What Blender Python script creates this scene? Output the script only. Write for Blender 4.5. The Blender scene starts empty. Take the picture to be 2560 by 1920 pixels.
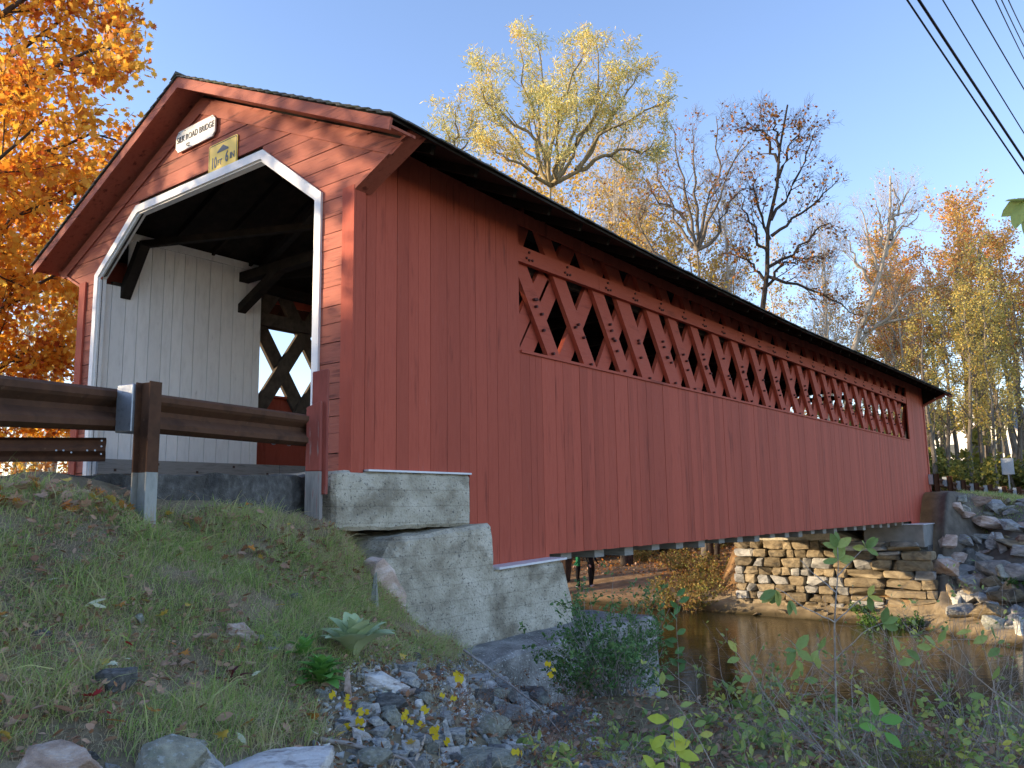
import bpy, bmesh, math, random
import numpy as np
from mathutils import Vector, Matrix
random.seed(7); RNG = np.random.default_rng(11)
S = bpy.context.scene
COL = S.collection
pi = math.pi
def V(*a): return np.array(a, float)
# ------------------------------------------------------------------ camera (solved from the photograph)
CX, CY, FPX = 1280., 960., 2087.576
CAM = V(6.44881, -5.70734, -0.35947)
yaw, pitch, roll = -0.65531, 0.14763, -0.01541
FW = V(math.sin(yaw)*math.cos(pitch), math.cos(yaw)*math.cos(pitch), math.sin(pitch))
R0 = V(math.cos(yaw), -math.sin(yaw), 0); U0 = np.cross(R0, FW)
RT = math.cos(roll)*R0 + math.sin(roll)*U0; UP = -math.sin(roll)*R0 + math.cos(roll)*U0
def P(px, py, D): return CAM + D*(FW + RT*(px-CX)/FPX - UP*(py-CY)/FPX)
def onY(px, py, Y):
    d = FW + RT*(px-CX)/FPX - UP*(py-CY)/FPX; return CAM + d*(Y-CAM[1])/d[1]
def onX(px, py, X):
    d = FW + RT*(px-CX)/FPX - UP*(py-CY)/FPX; return CAM + d*(X-CAM[0])/d[0]
def proj(p):
    d = np.asarray(p)-CAM; t = d@FW; return CX+FPX*(d@RT)/t, CY-FPX*(d@UP)/t, t
cd = bpy.data.cameras.new('camera'); co = bpy.data.objects.new('camera', cd); COL.objects.link(co)
cd.sensor_width = 36; cd.lens = 36*FPX/2560; cd.clip_end = 3000; cd.clip_start = .05
m = Matrix.Identity(4)
for i in range(3): m[i][0], m[i][1], m[i][2], m[i][3] = RT[i], UP[i], -FW[i], CAM[i]
co.matrix_world = m; S.camera = co
# ------------------------------------------------------------------ light
SUN = V(-1.14, -1.0, .31); SUN /= np.linalg.norm(SUN)
EL = math.asin(SUN[2]); AZ = math.atan2(SUN[0], SUN[1])
w = bpy.data.worlds.new('World'); S.world = w; w.use_nodes = True
nt = w.node_tree; nt.nodes.clear()
sk = nt.nodes.new('ShaderNodeTexSky'); sk.sky_type = 'NISHITA'; sk.sun_disc = False
sk.sun_elevation = EL; sk.sun_rotation = AZ % (2*pi); sk.altitude = 200; sk.air_density = 1.0; sk.dust_density = 0.2; sk.ozone_density = 2.6
bg = nt.nodes.new('ShaderNodeBackground'); bg.inputs[1].default_value = SKYS = 0.15
ow = nt.nodes.new('ShaderNodeOutputWorld'); mxw = nt.nodes.new('ShaderNodeMix'); mxw.data_type = 'RGBA'; mxw.blend_type = 'MULTIPLY'; mxw.inputs[0].default_value = 1; mxw.inputs[7].default_value = (1.10, .93, .95, 1); nt.links.new(sk.outputs[0], mxw.inputs[6]); nt.links.new(mxw.outputs[2], bg.inputs[0]); nt.links.new(bg.outputs[0], ow.inputs[0])
sl = bpy.data.lights.new('sun', 'SUN'); sl.energy = 2.9; sl.angle = math.radians(.55); sl.color = (1, .77, .50)
so = bpy.data.objects.new('sun', sl); COL.objects.link(so); so.location = (-20, -20, 30)
so.rotation_euler = Vector(SUN).to_track_quat('Z', 'Y').to_euler()
S.view_settings.view_transform = 'Standard'; S.view_settings.look = 'None'; S.view_settings.exposure = 1.68; S.view_settings.gamma = 1
S.render.engine = 'CYCLES'; S.render.resolution_x = 1024; S.render.resolution_y = 768
try:
    S.cycles.max_bounces = 8; S.cycles.diffuse_bounces = 4; S.cycles.transparent_max_bounces = 8
except Exception: pass
# ------------------------------------------------------------------ materials
def lin(c):
    return tuple(((v/255)/12.92 if v/255 <= .04045 else ((v/255+.055)/1.055)**2.4) for v in c)+(1,)
class NT:
    def __init__(s, name):
        s.m = bpy.data.materials.new(name); s.m.use_nodes = True; s.t = s.m.node_tree; s.t.nodes.clear()
        s.out = s.n('ShaderNodeOutputMaterial')
    def n(s, ty, **kw):
        nd = s.t.nodes.new(ty)
        for k, v in kw.items():
            if k.startswith('i_'):
                k = k[2:]; k = int(k) if k.isdigit() else k
                if hasattr(v, 'links') or isinstance(v, bpy.types.NodeSocket): s.t.links.new(v, nd.inputs[k])
                else: nd.inputs[k].default_value = v
            else: setattr(nd, k, v)
        return nd
    def l(s, a, b): s.t.links.new(a, b)
    def ramp(s, fac, stops, interp='LINEAR'):
        r = s.n('ShaderNodeValToRGB', i_0=fac); e = r.color_ramp.elements; r.color_ramp.interpolation = interp
        while len(e) < len(stops): e.new(.5)
        for q, (p, c) in zip(e, stops): q.position = p; q.color = c if len(c) == 4 else tuple(c)+(1,)
        return r.outputs[0]
    def mix(s, f, a, b, mode='MIX'):
        x = s.n('ShaderNodeMix', data_type='RGBA', blend_type=mode)
        for i, v in ((0, f), (6, a), (7, b)):
            if isinstance(v, bpy.types.NodeSocket): s.l(v, x.inputs[i])
            else: x.inputs[i].default_value = v
        return x.outputs[2]
def g(v): return (v, v, v, 1)
def rgb(*c): return tuple(c)+(1,)
def mat(name, stops, scale=(1,1,1), nscale=4., detail=6, rough=.75, bump=.3, bdist=.01, island=.12, spec=.3,
        patch=None, patch2=None, fine=None, metal=0., dist=0., attr=None):
    T = NT(name)
    tc = T.n('ShaderNodeTexCoord'); mp = T.n('ShaderNodeMapping', i_Vector=tc.outputs['Object'], i_Scale=scale)
    geo = T.n('ShaderNodeNewGeometry')
    # shift the pattern per board/stone so that repeats do not line up
    ad = T.n('ShaderNodeVectorMath', operation='SCALE', i_0=(37., 53., 71.)); T.l(geo.outputs['Random Per Island'], ad.inputs['Scale'])
    av = T.n('ShaderNodeVectorMath', operation='ADD', i_0=mp.outputs[0], i_1=ad.outputs[0])
    nz = T.n('ShaderNodeTexNoise', i_Vector=av.outputs[0], i_Scale=nscale, i_Detail=detail, i_Roughness=.62, i_Distortion=dist)
    if attr:
        at = T.n('ShaderNodeVertexColor', layer_name=attr)
        gr = T.ramp(nz.outputs[0], stops); c = T.mix(1., at.outputs[0], gr, 'MULTIPLY')
    else: c = T.ramp(nz.outputs[0], stops)
    for p in (patch, patch2):
        if p:
            col, sc, lo, hi, amt = p[:5]
            vec = av.outputs[0] if len(p) < 6 else tc.outputs['Object']
            n2 = T.n('ShaderNodeTexNoise', i_Vector=vec, i_Scale=sc, i_Detail=5., i_Roughness=.6)
            f = T.ramp(n2.outputs[0], [(lo, g(0)), (hi, g(amt))]); c = T.mix(f, c, col)
    if island:
        mr = T.n('ShaderNodeMapRange', i_3=1-island, i_4=1+island); T.l(geo.outputs['Random Per Island'], mr.inputs[0])
        hs = T.n('ShaderNodeHueSaturation', i_Color=c); T.l(mr.outputs[0], hs.inputs['Value']); c = hs.outputs[0]
    b = T.n('ShaderNodeBsdfPrincipled', i_Roughness=rough, i_Metallic=metal); b.inputs['Specular IOR Level'].default_value = spec
    T.l(c, b.inputs['Base Color'])
    if bump:
        h = nz.outputs[0]
        if fine:
            n3 = T.n('ShaderNodeTexNoise', i_Vector=tc.outputs['Object'], i_Scale=fine, i_Detail=4.)
            a = T.n('ShaderNodeMath', operation='MULTIPLY_ADD', i_0=n3.outputs[0], i_1=.6, i_2=nz.outputs[0]); h = a.outputs[0]
        bp = T.n('ShaderNodeBump', i_Strength=bump, i_Distance=bdist, i_Height=h); T.l(bp.outputs[0], b.inputs['Normal'])
    T.l(b.outputs[0], T.out.inputs[0]); return T.m
def formlines(name, step=.17, amt=.6):
    m_ = MT[name]; t = m_.node_tree; pb = [n for n in t.nodes if n.type == 'BSDF_PRINCIPLED'][0]; src = pb.inputs['Base Color'].links[0].from_socket
    tc = t.nodes.new('ShaderNodeTexCoord'); wv = t.nodes.new('ShaderNodeTexWave'); wv.bands_direction = 'Z'; wv.inputs['Scale'].default_value = .314/step; wv.inputs['Distortion'].default_value = .5; wv.inputs['Detail'].default_value = 3; wv.inputs['Detail Scale'].default_value = 1.5
    r = t.nodes.new('ShaderNodeValToRGB'); r.color_ramp.elements[0].color = g(1-amt); r.color_ramp.elements[1].position = .02; r.color_ramp.elements[1].color = g(1); mx = t.nodes.new('ShaderNodeMix'); mx.data_type = 'RGBA'; mx.blend_type = 'MULTIPLY'; mx.inputs[0].default_value = 1
    t.links.new(tc.outputs['Object'], wv.inputs[0]); t.links.new(wv.outputs[1], r.inputs[0]); t.links.new(src, mx.inputs[6]); t.links.new(r.outputs[0], mx.inputs[7]); t.links.new(mx.outputs[2], pb.inputs['Base Color'])
def leafmat(name, cols, trans=.35, rough=.55, var=.5):
    T = NT(name); geo = T.n('ShaderNodeNewGeometry'); tc = T.n('ShaderNodeTexCoord')
    st = [(i/max(1, len(cols)-1), c) for i, c in enumerate(cols)]
    nz = T.n('ShaderNodeTexNoise', i_Vector=tc.outputs['Object'], i_Scale=.55, i_Detail=3.)
    a = T.n('ShaderNodeMath', operation='MULTIPLY_ADD', i_0=nz.outputs[0], i_1=1.6, i_2=-.8)
    b_ = T.n('ShaderNodeMath', operation='MULTIPLY_ADD', i_0=geo.outputs['Random Per Island'], i_1=1., i_2=a.outputs[0]); b_.use_clamp = True
    c = T.ramp(b_.outputs[0], st)
    n4 = T.n('ShaderNodeTexNoise', i_Vector=tc.outputs['Object'], i_Scale=60., i_Detail=3.)
    c = T.mix(T.ramp(n4.outputs[0], [(.5, g(0)), (.75, g(var))]), c, T.mix(1., c, rgb(.7, .5, .4), 'MULTIPLY'))
    p = T.n('ShaderNodeBsdfPrincipled', i_Roughness=rough); p.inputs['Specular IOR Level'].default_value = .25; T.l(c, p.inputs['Base Color'])
    tr = T.n('ShaderNodeBsdfTranslucent'); T.l(c, tr.inputs[0])
    mx = T.n('ShaderNodeMixShader', i_0=trans, i_1=p.outputs[0], i_2=tr.outputs[0]); T.l(mx.outputs[0], T.out.inputs[0]); return T.m
RED = (.375, .074, .044); RED2 = (.43, .092, .055)
def redwood(name, scale):
    return mat(name, [(.25, RED), (.55, RED2), (.8, RED)], scale, 7., 6, .7, .4, .006, .12, .18,
               patch=(rgb(.15, .030, .020), 2.2, .60, .72, .6), patch2=(rgb(.40, .14, .11), 9., .62, .74, .45), fine=240)
MT = {}
MT['red_v'] = redwood('red_paint_vertical', (3.5, 3.5, .45))
MT['red_h'] = mat('red_paint_weathered', [(.25, (.31, .078, .052)), (.5, (.40, .118, .072)), (.8, (.33, .082, .054))], (.5, 3, 6), 4., 7, .7, .6, .012, .16, .3,
                  patch=(rgb(.10, .022, .016), 3.2, .57, .68, .8), patch2=(rgb(.36, .15, .09), 6., .6, .8, .5), fine=160)
MT['red_y'] = redwood('red_paint_along', (3.5, .45, 3.5))
MT['white_v'] = mat('white_paint_boards', [(.3, (.76, .76, .74)), (.55, (.86, .86, .84)), (.8, (.80, .80, .79))], (3, 3, .8), 4., 6, .6, .2, .005, .05, .3,
                    patch=(rgb(.35, .35, .34), 3.0, .64, .78, .6))
MT['trim'] = mat('white_trim_paint', [(.3, (.70, .71, .71)), (.6, (.84, .83, .80))], (1, 1, 1), 5., 6, .5, .15, .004, .05, .4,
                 patch=(rgb(.4, .38, .36), 9., .66, .76, .7))
MT['grey_wood'] = mat('weathered_grey_wood', [(.25, (.17, .165, .15)), (.5, (.31, .30, .28)), (.8, (.22, .21, .195))], (.6, .6, 6), 6., 7, .85, .5, .006, .2, .2,
                      patch=(rgb(.05, .04, .035), 4., .6, .75, .7))
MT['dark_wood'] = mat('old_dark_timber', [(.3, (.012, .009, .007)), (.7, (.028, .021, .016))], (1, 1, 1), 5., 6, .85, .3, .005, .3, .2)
MT['brown_wood'] = mat('truss_inside_wood', [(.3, (.055, .045, .036)), (.7, (.12, .10, .08))], (1, 1, 1), 8., 6, .85, .4, .005, .3, .2)
MT['shingle'] = mat('old_grey_shingles', [(.3, (.06, .06, .055)), (.6, (.13, .125, .115)), (.85, (.09, .10, .06))], (4, 4, 4), 3., 7, .9, .6, .01, .3, .15,
                    patch=(rgb(.05, .065, .025), 1.2, .5, .65, .8))
MT['concrete'] = mat('old_pale_concrete', [(.28, (.27, .24, .18)), (.48, (.47, .435, .345)), (.7, (.64, .60, .50))], (1, 1, 1.35), 2.4, 12, .93, .9, .03, 0, .15,
                     patch=(rgb(.19, .165, .12), 1.6, .52, .64, .7), patch2=(rgb(.09, .09, .085), 30., .59, .64, .8), fine=38)
MT['conc_rough'] = mat('coarse_pebbled_concrete', [(.3, (.135, .133, .125)), (.5, (.27, .265, .25)), (.72, (.43, .42, .40))], (1, 1, 1.5), 3., 10, .92, 1., .03, 0, .15,
                     patch=(rgb(.06, .06, .05), 1.1, .5, .66, .7), patch2=(rgb(.6, .6, .57), 34., .60, .64, .9), fine=40)
formlines('concrete', .17, .2)
MT['conc_grey'] = mat('plain_grey_concrete', [(.3, (.20, .20, .19)), (.7, (.30, .30, .285))], (1, 1, 1), 3., 6, .9, .3, .01, 0, .2)
MT['flash'] = mat('white_metal_flashing', [(.3, (.6, .62, .66)), (.7, (.75, .77, .8))], (1, 1, 1), 3., 3, .45, .05, .002, 0, .5)
MT['rust'] = mat('weathering_steel_rust', [(.25, (.05, .025, .016)), (.5, (.11, .053, .030)), (.8, (.08, .034, .02))], (1, 1, 1), 6., 8,   .88, .35, .004, 0, .2,
                 patch=(rgb(.035, .02, .014), 2., .5, .7, .6), patch2=(rgb(.22, .15, .10), 22., .66, .76, .6), fine=150, metal=0)
MT['galv'] = mat('galvanised_steel', [(.3, (.30, .34, .39)), (.5, (.42, .46, .51)), (.75, (.36, .40, .46))], (1, 1, 1), 22., 3, .42, .1, .002, 0, .5, metal=.6,
                 patch=(rgb(.25, .17, .1), 3., .64, .8, .5))
MT['galv_old'] = mat('dull_zinc_post_foot', [(.3, (.20, .21, .19)), (.55, (.34, .35, .33)), (.75, (.30, .22, .12))], (2, 2, .7), 5., 5, .7, .2, .003, 0, .3, metal=.2)
MT['asphalt'] = mat('worn_asphalt', [(.3, (.055, .053, .05)), (.55, (.11, .107, .10)), (.75, (.20, .195, .185))], (1, 1, 1), 14., 8, .92, .9, .02, 0, .2, fine=90,
                    patch=(rgb(.02, .02, .02), 1.8, .52, .62, .6))
MT['rail_wood'] = mat('red_post_bare_below', [(.3, (.22, .05, .035)), (.6, (.30, .07, .05))], (5, 5, .7), 5., 6, .7, .4, .006, 0, .3, patch=(rgb(.3, .27, .25), 4., .62, .7, .5))
MT['bare_post'] = mat('bare_post_wood', [(.3, (.16, .15, .14)), (.6, (.30, .28, .26))], (7, 7, .6), 5., 6, .85, .5, .006, 0, .2, patch=(rgb(.25, .07, .05), 5., .58, .66, .5))
MT['rock_blue'] = mat('blue_grey_rock', [(0.2, (0.111, 0.12, 0.128)), (0.42, (0.265, 0.281, 0.281)), (0.6, (0.486, 0.481, 0.442)), (0.8, (0.928, 0.863, 0.731))], (1, 1, 2.4), 5., 10, .8, .8, .02, .35, .3, dist=.8, fine=60)
MT['rock_tan'] = mat('tan_quartz_rock', [(0.25, (0.253, 0.172, 0.127)), (0.5, (0.46, 0.345, 0.276)), (0.75, (0.667, 0.598, 0.552))], (1, 1, 1.6), 4., 10, .8, .8, .02, .3, .3, dist=.6, fine=60,
                       patch=(rgb(.12, .10, .08), 2.4, .55, .7, .5))
MT['rock_white'] = mat('white_quartz_rock', [(0.25, (0.322, 0.276, 0.253)), (0.5, (0.632, 0.609, 0.575)), (0.75, (0.8, 0.8, 0.793))], (1, 1, 1.4), 4., 10, .75, .8, .02, .2, .3, dist=.7, fine=60,
                       patch=(rgb(.18, .15, .14), 5., .55, .66, .7))
MT['rock_lichen'] = mat('grey_lichen_rock', [(0.25, (0.125, 0.132, 0.112)), (0.5, (0.312, 0.312, 0.256)), (0.75, (0.499, 0.491, 0.384))], (1, 1, 1), 6., 10, .85, .9, .02, .2, .2, fine=70,
                       patch=(rgb(.42, .45, .43), 16., .56, .62, .8), patch2=(rgb(.16, .2, .13), 5., .55, .7, .6))
MT['rock_dark'] = mat('dark_slate_rock', [(0.25, (0.042, 0.042, 0.043)), (0.5, (0.117, 0.119, 0.117)), (0.78, (0.304, 0.297, 0.27))], (1, 1, 2.4), 5., 9, .7, .8, .02, .3, .35, dist=.5, fine=60)
MT['rock_warm'] = mat('field_stone', [(.25, (.10, .078, .052)), (.5, (.23, .185, .12)), (.78, (.38, .32, .215))], (1, 1, 2.0), 3.2, 10, .85, .9, .03, .35, .2, dist=.6, fine=40,
                       patch=(rgb(.07, .065, .055), 1.8, .54, .64, .75))
MT['rock_mid'] = mat('grey_field_stone', [(0.25, (0.131, 0.131, 0.131)), (0.5, (0.304, 0.304, 0.294)), (0.78, (0.587, 0.566, 0.522))], (1, 1, 2.4), 3., 10, .85, .9, .03, .3, .2, dist=.6, fine=40)
MT['bark_grey'] = mat('grey_brown_bark', [(.3, (.09, .075, .06)), (.6, (.22, .19, .155)), (.8, (.14, .115, .09))], (3, 3, .8), 4., 8, .9, .9, .03, .1, .1, fine=30)
MT['bark_dark'] = mat('dark_bark', [(.3, (.035, .028, .023)), (.7, (.10, .08, .065))], (3, 3, .8), 4., 8, .9, .9, .03, .1, .1, fine=30)
MT['bark_pale'] = mat('pale_bark', [(.3, (.30, .26, .20)), (.6, (.52, .46, .37)), (.8, (.36, .31, .25))], (3, 3, .8), 3., 8, .85, .6, .03, .1, .1, fine=30)
MT['bark_yellow'] = mat('yellowish_willow_bark', [(.3, (.15, .12, .065)), (.6, (.34, .28, .16)), (.8, (.22, .17, .10))], (3, 3, .8), 4., 8, .9, .7, .03, .1, .1, fine=30)
MT['twig'] = mat('grey_twig', [(.3, (.20, .17, .15)), (.7, (.42, .38, .34))], (8, 8, 8), 3., 4, .8, .3, .002, .35, .2)
MT['twig_red'] = mat('reddish_twig', [(.3, (.12, .07, .055)), (.7, (.28, .19, .15))], (8, 8, 8), 3., 4, .8, .3, .002, .35, .2)
MT['leaf_maple'] = leafmat('orange_maple_leaf', [rgb(.50, .13, .03), rgb(.76, .30, .035), rgb(.88, .46, .05), rgb(.90, .58, .08), rgb(.80, .42, .06)], .5)
MT['leaf_orange'] = leafmat('faded_orange_leaf', [rgb(.62, .24, .09), rgb(.74, .38, .12), rgb(.72, .46, .15), rgb(.55, .42, .15)], .4)
MT['leaf_rust'] = leafmat('rusty_leaf', [rgb(.25, .09, .03), rgb(.40, .17, .05), rgb(.52, .27, .07)], .35)
MT['leaf_willow'] = leafmat('yellow_green_willow_leaf', [rgb(.46, .50, .22), rgb(.66, .63, .27), rgb(.80, .72, .28), rgb(.78, .56, .14)], .35)
MT['leaf_yellow'] = leafmat('yellow_leaf', [rgb(.44, .36, .08), rgb(.68, .50, .10), rgb(.76, .48, .08), rgb(.52, .32, .09)], .4)
MT['leaf_olive'] = leafmat('olive_leaf', [rgb(.10, .13, .035), rgb(.22, .23, .05), rgb(.40, .33, .07)], .35)
MT['leaf_green'] = leafmat('green_bush_leaf', [rgb(.06, .14, .03), rgb(.10, .22, .05), rgb(.17, .30, .08)], .3)
MT['leaf_fern'] = leafmat('bluish_green_leaf', [rgb(.07, .15, .05), rgb(.12, .25, .08), rgb(.20, .33, .11)], .3)
MT['leaf_sage'] = leafmat('pale_green_shrub_leaf', [rgb(.16, .25, .08), rgb(.26, .37, .11), rgb(.40, .47, .14), rgb(.58, .56, .12)], .3)
MT['leaf_lime'] = leafmat('lime_leaf', [rgb(.34, .46, .06), rgb(.46, .55, .08), rgb(.55, .58, .09)], .35, var=.2)
MT['leaf_gold'] = leafmat('bright_yellow_vine_leaf', [rgb(.62, .46, .02), rgb(.74, .58, .04)], .3, var=.3)
MT['leaf_red'] = leafmat('crimson_leaf', [rgb(.34, .012, .02), rgb(.48, .02, .03)], .2, var=.3)
MT['leaf_maroon'] = leafmat('maroon_leaf', [rgb(.07, .015, .02), rgb(.16, .03, .03)], .2, var=.3)
MT['leaf_tan'] = leafmat('dry_tan_leaf', [rgb(.34, .20, .13), rgb(.50, .33, .22)], .15, var=.5)
MT['leaf_brown'] = leafmat('dry_brown_leaf', [rgb(.20, .10, .055), rgb(.36, .18, .09)], .15, var=.5)
MT['leaf_fo'] = leafmat('fallen_orange_leaf', [rgb(.50, .17, .04), rgb(.60, .28, .05)], .15, var=.5)
MT['leaf_fy'] = leafmat('fallen_yellow_leaf', [rgb(.60, .38, .06), rgb(.66, .50, .12)], .15, var=.5)
MT['leaf_cream'] = leafmat('pale_underside_leaf', [rgb(.55, .56, .36), rgb(.66, .66, .46)], .15, var=.2)
MT['grass'] = leafmat('grass_blade', [rgb(.22, .32, .09), rgb(.34, .48, .13), rgb(.46, .58, .18), rgb(.60, .58, .28), rgb(.60, .52, .30)], .45, var=.15)
MT['grass_dry'] = leafmat('dry_grass_blade', [rgb(.48, .39, .25), rgb(.70, .60, .40), rgb(.52, .38, .24)], .4, var=.2)
MT['mullein'] = leafmat('woolly_grey_green_leaf', [rgb(.40, .50, .27), rgb(.50, .58, .34)], .15, .9, var=.1)
MT['rosette'] = leafmat('fresh_green_rosette_leaf', [rgb(.12, .30, .06), rgb(.20, .42, .09)], .25, var=.1)
MT['sign_w'] = mat('white_sign_paint', [(.3, (.72, .72, .68)), (.7, (.84, .84, .80))], (1, 1, 1), 5., 4, .5, .05, .002, 0, .4)
MT['sign_y'] = mat('yellow_sign_paint', [(.3, (.86, .55, .015)), (.7, (.92, .64, .02))], (1, 1, 1), 3., 4, .32, .05, .002, 0, .6)
MT['black'] = mat('black_paint', [(.3, (.012, .013, .02)), (.7, (.02, .02, .03))], (1, 1, 1), 5., 3, .5, .0, .002, 0, .3)
MT['sign_grey'] = mat('grey_sign_ink', [(.3, (.10, .12, .14)), (.7, (.15, .17, .18))], (1, 1, 1), 5., 3, .5, .0, .002, 0, .3)
MT['iron'] = mat('rusty_bolt_iron', [(.3, (.03, .018, .014)), (.7, (.08, .04, .03))], (1, 1, 1), 5., 3, .6, .2, .002, 0, .4)
MT['peg'] = mat('dark_red_peg', [(.3, (.07, .02, .017)), (.7, (.11, .03, .024))], (1, 1, 1), 5., 3, .7, .2, .002, 0, .3)
MT['cable'] = mat('black_cable_sheath', [(.3, (.012, .012, .022)), (.7, (.02, .02, .03))], (1, 1, 1), 5., 3, .6, .0, .002, 0, .3)
MT['house'] = mat('white_clapboard', [(.3, (.66, .66, .66)), (.7, (.8, .8, .8))], (1, 1, 14), 2., 3, .7, .1, .01, 0, .2)
MT['house_roof'] = mat('grey_house_roof', [(.3, (.16, .16, .165)), (.7, (.24, .24, .25))], (1, 1, 1), 3., 3, .8, .1, .01, 0, .2)
MT['glass'] = mat('dark_window_glass', [(.3, (.02, .025, .03)), (.7, (.04, .05, .06))], (1, 1, 1), 3., 3, .1, 0, .01, 0, .5)
MT['skin'] = mat('skin', [(.3, (.45, .27, .2)), (.7, (.52, .32, .24))], (1, 1, 1), 3., 3, .6, 0, .01, 0, .3)
MT['black_cloth'] = mat('black_cloth', [(.3, (.010, .010, .011)), (.7, (.02, .02, .022))], (1, 1, 1), 20., 3, .9, .2, .01, 0, .1)
MT['green_cloth'] = mat('green_patterned_cloth', [(.4, (.01, .06, .035)), (.55, (.03, .22, .10))], (1, 1, 1), 30., 3, .9, .2, .01, 0, .1)
MT['shoe'] = mat('pale_shoe', [(.3, (.5, .46, .46)), (.7, (.7, .66, .64))], (1, 1, 1), 5., 3, .6, 0, .01, 0, .3)
MT['hair'] = mat('brown_hair', [(.3, (.05, .03, .02)), (.7, (.09, .05, .03))], (1, 1, 1), 30., 3, .6, .2, .01, 0, .3)
MT['hill'] = mat('wooded_hill', [(.3, (.03, .045, .03)), (.5, (.08, .085, .03)), (.7, (.25, .13, .03))], (1, 1, 1), .12, 8, .95, 1., 2., 0, .05)
MT['ground'] = mat('soil_and_litter', [(.25, g(.55)), (.5, g(1.)), (.75, g(1.5))], (1, 1, 1), 2.2, 10, .95, 1., .05, 0, .1, attr='Col', fine=30)
# water
T = NT('creek_water'); tc = T.n('ShaderNodeTexCoord')
mp = T.n('ShaderNodeMapping', i_Vector=tc.outputs['Object'], i_Scale=(1., 1., 1.)); mp.inputs['Rotation'].default_value = (0, 0, -.65)
mp2 = T.n('ShaderNodeMapping', i_Vector=mp.outputs[0], i_Scale=(1.0, 3.4, 1.))
n1 = T.n('ShaderNodeTexNoise', i_Vector=mp2.outputs[0], i_Scale=2.1, i_Detail=4., i_Roughness=.55)
n2 = T.n('ShaderNodeTexNoise', i_Vector=tc.outputs['Object'], i_Scale=.5, i_Detail=1.)
mm = T.n('ShaderNodeMath', operation='MULTIPLY', i_0=n1.outputs[0], i_1=n2.outputs[0])
bp = T.n('ShaderNodeBump', i_Strength=.45, i_Distance=.05, i_Height=mm.outputs[0])
b = T.n('ShaderNodeBsdfPrincipled', i_Roughness=.06); b.inputs['Base Color'].default_value = (.026, .023, .008, 1); b.inputs['IOR'].default_value = 1.36
b.inputs['Specular IOR Level'].default_value = .5
T.l(bp.outputs[0], b.inputs['Normal']); T.l(b.outputs[0], T.out.inputs[0]); MT['water'] = T.m
# ------------------------------------------------------------------ object helpers
def tag(o, label=None, cat=None, group=None, kind=None):
    if label: o['label'] = label
    if cat: o['category'] = cat
    if group: o['group'] = group
    if kind: o['kind'] = kind
    return o
def empty(name, loc, label=None, cat=None, group=None, rz=0):
    o = bpy.data.objects.new(name, None); COL.objects.link(o); o.location = tuple(map(float, loc)); o.empty_display_size = .2
    o.rotation_euler = (0, 0, rz); return tag(o, label, cat, group)
def offset(par):
    p = V(0, 0, 0)
    while par is not None: p = p + np.array(par.location); par = par.parent
    return p
def link(name, me, material, parent=None):
    o = bpy.data.objects.new(name, me); COL.objects.link(o)
    if material is not None:
        for mt in (material if isinstance(material, (list, tuple)) else [material]): me.materials.append(MT[mt] if isinstance(mt, str) else mt)
    if parent is not None: o.parent = parent
    return o
def npmesh(name, verts, faces, smooth=False, mats=None):
    """faces: (N,k) int array or a list of such arrays"""
    me = bpy.data.meshes.new(name)
    fl = faces if isinstance(faces, list) else [faces]
    fl = [np.asarray(f) for f in fl if len(f)]
    lv = np.concatenate([f.ravel() for f in fl]).astype(np.int32)
    tot = np.concatenate([np.full(len(f), f.shape[1], np.int32) for f in fl]); st = np.concatenate([[0], np.cumsum(tot)[:-1]]).astype(np.int32)
    me.vertices.add(len(verts)); me.vertices.foreach_set('co', np.asarray(verts, np.float32).ravel())
    me.loops.add(len(lv)); me.loops.foreach_set('vertex_index', lv)
    me.polygons.add(len(tot)); me.polygons.foreach_set('loop_start', st); me.polygons.foreach_set('loop_total', tot)
    if mats is not None: me.polygons.foreach_set('material_index', np.asarray(mats, np.int32))
    me.update(calc_edges=True); me.validate()
    if smooth: me.polygons.foreach_set('use_smooth', np.ones(len(tot), bool))
    return me
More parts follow.
